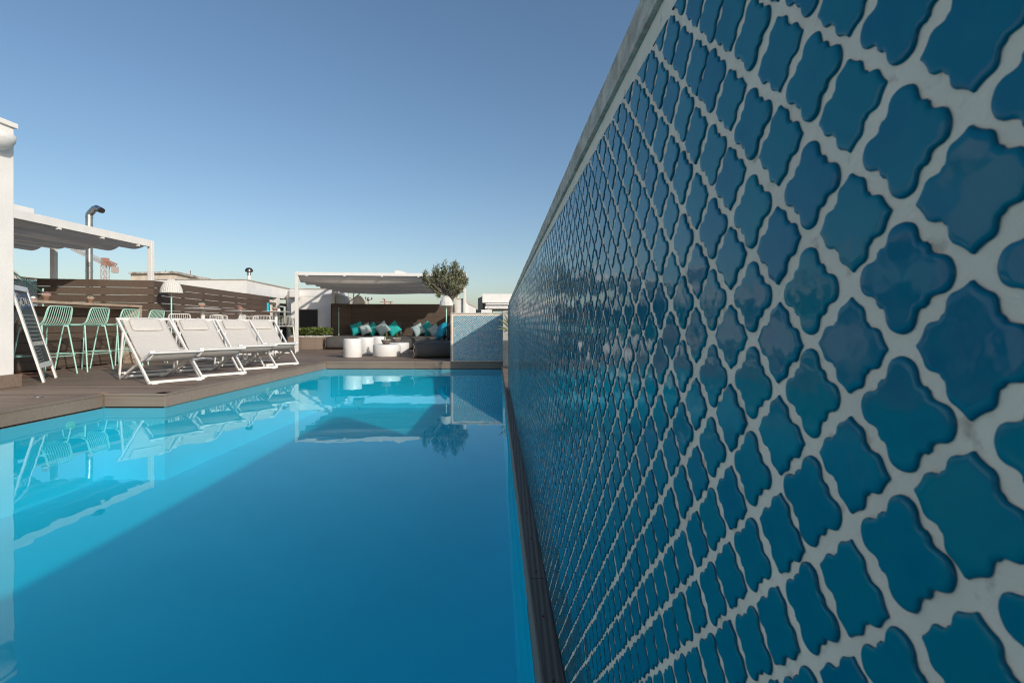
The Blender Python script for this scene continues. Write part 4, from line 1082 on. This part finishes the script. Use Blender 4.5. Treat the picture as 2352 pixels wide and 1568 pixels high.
# ---- lamps
def shade(g, c, r, h, nr=30, thick=True, weave=True):
    vs = []; n = nr*6; m = 44
    for i in range(m+1):
        t = i/m                                      # 0 rim .. 1 top
        q = math.sin(t*pi/2); rr = r*(1-q**1.9)**.60 if t < 1 else 0.0; z = h*q
        for k in range(n):
            a = 2*pi*k/n
            rib = .5+.5*math.cos(nr*a); wv = math.cos(pi*i+nr*a*.5) if weave else 0
            d = r*(.034*rib+.020*wv+.006*math.sin(7*a+i))
            vs.append((c[0]+max(0, rr+d*(rr > .001))*math.cos(a), c[1]+max(0, rr+d*(rr > .001))*math.sin(a), c[2]+z+.003*math.sin(11*a+i)*(i < 2)))
    g.add(vs, [(i*n+k, i*n+(k+1) % n, (i+1)*n+(k+1) % n, (i+1)*n+k) for i in range(m) for k in range(n)], False)
    for s in (0, 1, 2):
        ring = [(c[0]+(r*1.02+.005*math.sin(22*2*pi*k/88+s*2.1))*math.cos(2*pi*k/88), c[1]+(r*1.02+.005*math.sin(22*2*pi*k/88+s*2.1))*math.sin(2*pi*k/88), c[2]+.004+.006*math.cos(22*2*pi*k/88+s*2.1)) for k in range(88)]
        g.tube(ring, r*.017, 5, closed=True)
def lamp_on_pole(x, y, z0, z1, r, label, base=0.0, seen=True):
    t = empty('wicker_lamp', (x, y, base), label, 'floor lamp', 'white wicker lamps')
    g = MB(); g.tube([(x, y, base+.012), (x, y, z0+.03)], .015, 12); g.build('pole', M['mint'], t)
    g = MB(); g.lathe([(0, .012), (.14, .012), (.15, .004), (.15, 0)], (x, y, base), 32); g.build('base', M['mint'], t)
    g = MB(); shade(g, (x, y, z0), r, z1-z0); g.build('lamp_shade', M['wicker'], t)
    return t
lamp_on_pole(-7.88, 11.12, 1.496, 1.82, .215, 'mint pole lamp with a large white wicker shade in front of the long fence')
q = at(1025.2, 0, 12.3)
lamp_on_pole(q.x, 12.3, .77+42.6*12.3/F, .77+66*12.3/F, 15*12.3/F, 'mint pole lamp with a white wicker shade in front of the olive tree')
# arc lamps
def arc_lamp(px, Y, ztop_, clamp, tail, tip, shc, r, z0, z1, label):
    t = empty('arc_lamp', (px, Y, 0), label, 'floor lamp', 'white wicker lamps')
    g = MB(); g.tube([(px, Y, 0), (px, Y, ztop_)], .014, 10); g.build('pole', M['mint'], t)
    g = MB(); g.tube([tail, clamp, clamp+(tip-clamp)*.5], .010, 8); g.tube([clamp+(tip-clamp)*.5, tip], [.012, .017], 8); g.build('arm', M['lampmetal'], t)
    g = MB(); g.ell(clamp, (.03, .03, .025), 8, 6); g.build('clamp', M['darksteel'], t)
    g = MB(); g.tube([Vector((shc.x, shc.y, tip.z-.02)), Vector((shc.x, shc.y, z1-.01))], .004, 5); g.build('cord', M['darksteel'], t)
    g = MB(); shade(g, (shc.x, shc.y, z0), r, z1-z0); g.build('lamp_shade', M['wicker'], t)
Y3 = 16.55
arc_lamp(at(778.2, 0, Y3).x, Y3, at(0, 707, Y3).z, at(778.2, 713, Y3), at(774.8, 719.5, Y3), at(825.8, 674.4, Y3), at(824, 0, Y3), .195, at(0, 696.9, Y3).z, at(0, 678.8, Y3).z, 'arching pole lamp whose grey wicker shade hangs over the lounge fence')
arc_lamp(at(98.7, 0, 8.75).x, 8.75, at(0, 662.4, 8.75).z, at(98.7, 671.5, 8.75), at(101, 673, 8.75), at(-5, 601, 8.75), at(2, 0, 8.75), .24, at(0, 640, 8.75).z, at(0, 608, 8.75).z, 'green arm lamp rising left from behind the bar counter')

# ---- round tables of the lounge
def drum(x, y, r, h, label):
    t = MB(); e = r*.045+.006
    t.lathe([(0, .004), (r-.006, .004), (r, .012), (r, h-e*1.6), (r-e*.3, h-e*.7), (r-e, h-e*.15), (r-e*1.8, h), (0, h)], (x, y, 0), 64)
    o = t.build('drum_table', M['white_metal']); tag(o, label, 'side table', 'white drum tables in the lounge'); return o
drum(-3.73, 11.25, .21, .44, 'tall white drum table nearest the pool')
drum(-3.78, 12.42, .21, .44, 'tall white drum table in the middle, right behind the front one')
drum(-3.70, 13.40, .21, .44, 'tall white drum table at the back, half hidden')
drum(-3.04, 11.67, .327, .29, 'wide low white drum table at the front with a bowl of small plants')
drum(-3.07, 12.80, .327, .29, 'wide low white drum table at the back, partly behind the other low one')
def bowl(x, y, z, label, seed, tall):
    rg = np.random.default_rng(seed)
    t = empty('planted_bowl', (x, y, z), label, 'potted plant', 'clay bowls on the low tables')
    g = MB(); g.lathe([(0, 0), (.07, 0), (.10, .05), (.118, .095), (.122, .11), (.112, .11), (.1, .085), (0, .085)], (x, y, z), 28); g.build('bowl', M['claybowl'], t)
    g = MB()
    for k in range(90):
        a = rg.uniform(0, 6.28); q = .105*math.sqrt(rg.uniform(0, 1)); g.ell((x+q*math.cos(a), y+q*math.sin(a), z+.108+rg.uniform(-.004, .006)), (.011, .009, .008), 5, 4)
    g.build('gravel', M['pebble'], t)
    g = MB()
    for k in range(7 if tall else 5):
        a = rg.uniform(0, 6.28); q = .05*rg.uniform(0, 1); bx, by = x+q*math.cos(a), y+q*math.sin(a); hh = rg.uniform(.08, .15 if tall else .19)
        g.tube([(bx, by, z+.10), (bx+rg.uniform(-.02, .02), by, z+.10+hh)], [.009, .005], 6)
        for j in range(int(hh*160)):
            zz = z+.11+hh*rg.uniform(0, 1); a2 = rg.uniform(0, 6.28); d = Vector((math.cos(a2), math.sin(a2), rg.uniform(-.1, .9))).normalized()
            g.ell(Vector((bx, by, zz))+d*.016, (.005, .003, .016), 4, 3, d.to_track_quat('Z', 'Y').to_matrix())
    g.build('plants', M['succ_green'] if False else M['leaf'], t)
bowl(at(887, 0, 11.62).x, 11.62, .29, 'clay bowl of small upright plants on the front low drum table', 3, False)
bowl(at(911, 0, 12.78).x, 12.78, .29, 'clay bowl of small upright plants on the back low drum table', 5, True)

# ---- bean bag seats
def softbox(name, c, size, rz, label, group, seed, matn='bag', ex=.22, wr=.018, pip=True, cat='lounge bag', nseg=34):
    t = empty(name, (c[0], c[1], c[2]), label, cat, group, rz)
    sx, sy, sz = (s/2 for s in size); g = MB(); vs = []; fs = []; idx = {}
    off = Vector((seed*7.3, seed*1.7, 0)); 
    def sp_(v, e): return math.copysign(abs(v)**e, v)
    nu, nv = 72, 30
    for i in range(nv+1):
        ph = -pi/2+pi*i/nv
        for k in range(nu):
            th = 2*pi*k/nu
            x = sx*sp_(math.cos(ph), ex)*sp_(math.cos(th), ex); y = sy*sp_(math.cos(ph), ex)*sp_(math.sin(th), ex); z = sz*sp_(math.sin(ph), ex*1.3)
            fx = abs(x)/sx; fy = abs(y)/sy; fz = abs(z)/sz
            # bulge faces, pinch edges
            b = 1+.05*(1-fx*fx)*(fz < .98)
            p = Vector((x, y, z))
            w_ = noise.noise(Vector((x*2.2, y*2.2, z*5))+off)*wr*1.6+abs(noise.noise(Vector((x*9, y*9, z*2.5))+off))*wr*(.3+1.2*max(fx**6, fy**6))
            p += Vector((x/sx*.4, y/sy, z/sz*.8)).normalized()*(w_)
            p.x *= 1+.02*(1-fz**2); p.y *= 1+.06*(1-fz**2)
            vs.append((p.x, p.y, p.z+sz))
    for i in range(nv):
        for k in range(nu): fs.append((i*nu+k, i*nu+(k+1) % nu, (i+1)*nu+(k+1) % nu, (i+1)*nu+k))
    g.add(vs, fs, True); g.build('bag', M[matn], t, world=False)
    if pip:
        g = MB()
        for s in (-1, 1):
            for s2 in (-1, 1):
                pts = [(s*sx*.93, s2*sy*.985, sz*2*f) for f in np.linspace(.08, .90, 8)]
                pts = [(p[0]+s*.012*math.sin(k*1.7+seed), p[1]+s2*.012, p[2]) for k, p in enumerate(pts)]
                g.tube(spline(pts, 4), .007, 6)
        for s2 in (-1, 1):
            pts = [(sx*.93*f, s2*sy*.955, sz*1.93+.006*math.sin(9*f+seed)) for f in np.linspace(-1, 1, 12)]; g.tube(spline(pts, 3), .006, 6)
        g.build('piping', M['piping'], t, world=False)
    return t
BG = 'charcoal lounge bags around the drum tables'
softbox('lounge_bag', (-5.38, 15.85, 0), (1.02, 1.95, .40), R(5), 'charcoal lounge bag at the left beside the planter, its end facing the pool', BG, 1)
softbox('lounge_bag', (-1.84, 12.0, 0), (1.08, 2.05, .37), R(6), 'long dark lounge bag at the right against the tiled screen', BG, 2)
softbox('lounge_bag', (-4.85, 16.45, 0), (1.7, .86, .39), R(3), 'charcoal lounge bag against the fence, left half behind the tall drum tables', BG, 3)
softbox('lounge_bag', (-3.20, 15.75, 0), (1.65, 2.2, .39), R(4), 'charcoal lounge bag in the middle behind the low drum tables', BG, 4)
softbox('lounge_bag', (-2.20, 15.2, 0), (.95, 2.2, .385), R(5), 'charcoal lounge bag in the back right corner under the loose cushions', BG, 5)

def cushion(c, side, tilt, matn, label, yaw=0, lean=15, th=.16, group='loose cushions in the lounge', name='cushion'):
    """square pillow standing nearly upright, its face towards the pool"""
    t = MB(); n = 16; rg = Vector((c[0]*3, c[2]*5, c[1])); vs = []
    Rm = Matrix.Rotation(R(yaw), 3, 'Z') @ Matrix.Rotation(R(-lean), 3, 'X') @ Matrix.Rotation(-R(tilt), 3, 'Y')
    for sd in (1, -1):
        for i in range(n+1):
            for j in range(n+1):
                a = -1+2*i/n; b = -1+2*j/n
                pin = 1-.10*(1-b*b)*abs(a)**3; pin2 = 1-.10*(1-a*a)*abs(b)**3
                h = ((1-a**4)*(1-b**4))**.62 if abs(a) < 1 and abs(b) < 1 else 0
                wr = noise.noise(Vector((a*2.1, b*2.1, sd*3))+rg)*.07+.05*noise.noise(Vector((a*5, b*5, sd*3))+rg)
                p = Vector((a*pin*side/2, -sd*(h*th/2*(1+wr*2)+.003), b*pin2*side/2+wr*.04*side))
                vs.append(Rm @ p+Vector(c))
    m1 = (n+1)**2; fs = [(i*(n+1)+j, (i+1)*(n+1)+j, (i+1)*(n+1)+j+1, i*(n+1)+j+1) for i in range(n) for j in range(n)]
    t.add(vs[:m1], fs, True); t.add(vs[m1:], [f[::-1] for f in fs], True)
    # rim
    rim = [i*(n+1) for i in range(n+1)]+[n*(n+1)+j for j in range(1, n+1)]+[i*(n+1)+n for i in range(n-1, -1, -1)]+[j for j in range(n-1, 0, -1)]
    t.tube([(Vector(vs[k])+Vector(vs[k+m1]))/2 for k in rim], .006, 5, closed=True)
    o = t.build(name, M[matn]); tag(o, label, 'cushion', group); return o
def cpx(x, y): return 717.75+.1587*x, 602.9+.1587*y
Yc = 17.15
rows = [(642, 955, 20, 'teal', .40, 'teal cushion at the left end of the back row', 16.35), (765, 962, 24, 'paleblue', .36, 'pale grey cushion between the first and second teal cushions', 16.2),
        (872, 962, 46, 'teal', .385, 'teal cushion in the middle of the five on the back row', 16.35), (1013, 955, 38, 'paleblue', .41, 'larger pale grey cushion second from the right of the back row', 16.2),
        (1170, 957, 38, 'teal', .42, 'teal cushion at the right end of the back row of five', 16.35)]
for x, y, tl, mm, sd_, lb, Y in rows:
    px, py = cpx(x, y); p = at(px, py, Y); cushion(p, sd_, tl, mm, lb, lean=14)
rows = [(1532, 972, 28, 'paleblue', .37, 'pale grey cushion in the back corner, leftmost of its three', 15.6), (1655, 960, 42, 'teal', .40, 'teal cushion in the back corner between two pale grey ones', 15.8),
        (1765, 982, 36, 'paleblue', .36, 'pale grey cushion in the back corner beside the tall blue one', 15.5)]
for x, y, tl, mm, sd_, lb, Y in rows:
    px, py = cpx(x, y); p = at(px, py, Y); cushion(p, sd_, tl, mm, lb, lean=14)
px, py = cpx(1868, 988); p = at(px, py, 12.3); cushion(p, .43, 14, 'blue', 'blue cushion seen edge-on, nearest the tiled screen', yaw=-68, lean=20)
# charcoal back cushions
for x, y, Y, s_, yw, lb in ((690, 958, 16.78, .50, 0, 'charcoal back cushion behind the leftmost teal cushion'), (900, 952, 16.78, .50, 2, 'charcoal back cushion behind the middle of the back row'), (1200, 955, 16.78, .50, -2, 'charcoal back cushion at the right end of the back row'),
                      (1545, 965, 16.3, .48, 0, 'charcoal back cushion standing in the corner behind the pale grey cushion'), (1955, 1000, 12.5, .46, -72, 'charcoal back cushion between the blue cushion and the tiled screen')):
    px, py = cpx(x, y); p = at(px, py, Y); cushion(p, s_, 4, 'bag', lb, yaw=yw, lean=10, th=.2, group='charcoal back cushions', name='back_cushion')

# ---- planter with hedge
pl = empty('planter', (-6.4, 15.4, 0), 'brown board planter box beside the pergola post', 'planter')
g = MB(); xs = [-6.98, -6.55, -6.12, -5.90]
for a, b in zip(xs[:-1], xs[1:]): g.box((a+.002, 14.95, .0), (b-.002, 14.975, .385))
g.box((-5.90, 14.95, 0), (-5.875, 15.95, .385)); g.box((-6.98, 14.98, 0), (-6.95, 15.95, .385)); g.box((-6.98, 15.92, 0), (-5.9, 15.95, .385)); g.build('box', M['coping'], pl, bevel=.003)
g = MB(); g.box((-6.94, 14.98, .2), (-5.91, 15.91, .36)); g.build('soil', M['underdeck'], pl)
g = MB()
for k in range(520): g.ell((rng.uniform(-6.95, -5.90), rng.uniform(14.97, 15.2) if k % 2 else rng.uniform(14.97, 15.9), .375+rng.uniform(0, .025)), (.022, .018, .014), 5, 4)
g.build('gravel', M['pebble'], pl)
def leaf_cloud(g, n, fn, ln, wd, updir=0.0, rg=rng):
    vs = []; fs = []
    for k in range(n):
        p, d = fn()
        d = d.normalized(); s = d.cross(Vector(rg.normal(0, 1, 3))).normalized(); L_ = ln*rg.uniform(.6, 1.25); w = wd*rg.uniform(.7, 1.2); nn = d.cross(s)
        b = len(vs)
        vs += [p, p+d*L_*.45+s*w/2+nn*w*.12, p+d*L_, p+d*L_*.45-s*w/2+nn*w*.12]
        fs += [(b, b+1, b+2, b+3)]
    g.add(vs, fs, False)
hd = empty('hedge', (-6.4, 15.4, .37), 'bright green clipped hedge growing in the brown planter', 'hedge')
g = MB()
def hf():
    x = rng.uniform(-6.95, -5.88); y = rng.uniform(15.0, 15.85); top = .60+.06*noise.noise(Vector((x*4, y*4, 0)))+.02
    z = .40+(top-.40)*rng.uniform(0, 1)**.45
    d = Vector((rng.normal(0, .6), rng.normal(-.25, .6), rng.uniform(.1, 1.2)))
    return Vector((x, y, z)), d
leaf_cloud(g, 5200, hf, .075, .042); g.build('foliage', M['leaf'], hd)
g = MB()
for k in range(60): x = rng.uniform(-6.9, -5.95); y = rng.uniform(15.05, 15.8); g.tube([(x, y, .36), (x+rng.normal(0, .03), y, .60)], .005, 4)
g.build('stems', M['bark'], hd)

# ---- olive tree
TY = 13.3
tr = empty('olive_tree', at(1037, 718, TY), 'small olive tree with silvery leaves rising behind the blue tiled screen', 'tree')
tr.location.z = .25
def tp(px, py, dy=0.0): return at(px, py, TY+dy)
g = MB(); base = tp(1036.8, 722); base.z = .25
g.tube(spline([base, tp(1036.4, 712), tp(1038.2, 695), tp(1040.5, 686)], 5), [.044]*5+[.040]*5+[.036]*6, 10)
g.build('trunk', M['bark'], tr)
env = [(977, 640, 9), (990, 650, 14), (1000, 636, 14), (1013, 640, 18), (1025, 650, 20), (1035, 638, 20), (1048, 636, 16), (1058, 646, 12), (1046, 660, 16), (1030, 664, 16), (1012, 662, 14), (1000, 664, 8), (1052, 672, 7), (1068, 651, 6), (1006, 680, 6), (1020, 624, 11), (1042, 620, 8), (1003, 626, 7), (1060, 632, 7), (990, 662, 6), (1045, 614, 3.5)]
g = MB(); g2 = MB(); tips = []
rgt = np.random.default_rng(11)
fork = tp(1040.5, 686.5)
for (px, py, rr) in env:
    dy = rgt.uniform(-.42, .42)*(1 if rr > 8 else .5)
    c = tp(px, py, dy); R_ = rr/F*TY
    mid = fork.lerp(c, .5)+Vector((rgt.normal(0, .03), rgt.normal(0, .04), -.03))
    g.tube(spline([fork, mid, c], 5), [.018-.0012*i for i in range(11)], 6)
    ntw = int(4+rr*.75)
    for k in range(ntw):
        u = Vector(rgt.normal(0, 1, 3)).normalized(); e = c+u*R_*rgt.uniform(.3, 1.5)*Vector((1, 1, 1)).x
        s = c.lerp(fork, rgt.uniform(0, .25))
        up_ = Vector((0, 0, .06+.09*rgt.uniform(0, 1)))
        tw = spline([s, s.lerp(e, .6), e+up_], 4); g.tube(tw, .0028, 4)
        for j in range(2, len(tw)):
            for _ in range(2):
                tips.append((tw[j]+Vector(rgt.normal(0, .012, 3)), (tw[j]-tw[j-1]).normalized()))
        for _ in range(4): tips.append((e+up_*rgt.uniform(0, 1)+Vector(rgt.normal(0, .02, 3)), Vector((u.x*.6, u.y*.6, .8))))
g.build('branches', M['bark'], tr)
it = iter(tips)
def of():
    p, d = next(it); return p, d*.7+Vector(rgt.normal(0, .62, 3))+Vector((0, 0, .38))
leaf_cloud(g2, len(tips), of, .085, .024, rg=rgt); g2.build('crown', M['olive'], tr)

# ---- spiky plant in the gap
sp_ = empty('spiky_plant', (-.02, 8.45, .62), 'spiky long-leaved plant poking out between the tiled screen and the long wall', 'plant')
g = MB(); root = Vector((.02, 8.45, .62))
def blade(g, root, tip, w, bend=.03):
    mid = root.lerp(tip, .5)+Vector((0, 0, bend)); pts = spline([root, mid, tip], 6); d = (tip-root).normalized(); s = d.cross(Vector((.1, 1, .1))).normalized(); vs = []
    for i, p in enumerate(pts):
        t = i/(len(pts)-1); ww = w*(.5+.9*t-1.4*t**3) if t < .98 else .0005; ww = max(ww, .0006)
        vs += [p+s*ww/2+Vector((0, .004, 0)), p+Vector((0, -.006*(1-t), -.003)), p-s*ww/2+Vector((0, .004, 0))]
    fs = []
    for i in range(len(pts)-1): fs += [(i*3, i*3+1, i*3+4, i*3+3), (i*3+1, i*3+2, i*3+5, i*3+4)]
    g.add(vs, fs, True); g.add([v+Vector((0, .002, .001)) for v in vs], [f[::-1] for f in fs], True)
for (px, py, dy, w) in ((1157.5, 721, .2, .035), (1155.5, 731.5, .1, .032), (1146, 733.5, -.05, .040), (1145, 748.5, -.1, .030), (1142.5, 755.5, -.15, .028), (1156, 763.5, 0, .028), (1163, 712, .2, .03), (1178, 705, .2, .03), (1190, 735, .0, .03), (1160, 744, .1, .03), (1172, 718, -.1, .03)):
    blade(g, root+Vector((rng.normal(0, .015), rng.normal(0, .02), rng.normal(0, .02))), at(px, py, 8.4+dy), w)
g.build('leaves', M['agave'], sp_)
pb = MB(); pb.lathe([(0, 0), (.14, 0), (.17, .55), (.18, .60), (.165, .60), (.155, .55), (0, .54)], (.10, 8.5, 0), 24); o = pb.build('tall_pot', M['grey_plaster'])
tag(o, 'grey tall pot holding the spiky plant, hidden behind the long wall end', 'plant pot')
# deck light
q = gnd(86, 911.5); dl = empty('deck_light', (q.x, q.y, 0), 'round metal light set flush in the deck near the left edge', 'deck light')
g = MB(); g.lathe([(.050, .001), (.052, .004), (.036, .005), (.034, .003)], (q.x, q.y, 0), 24); g.build('ring', M['steel'], dl)
g = MB(); g.lathe([(.0335, .003), (0, .0035)], (q.x, q.y, 0), 24); g.build('lens', M['glass'], dl)
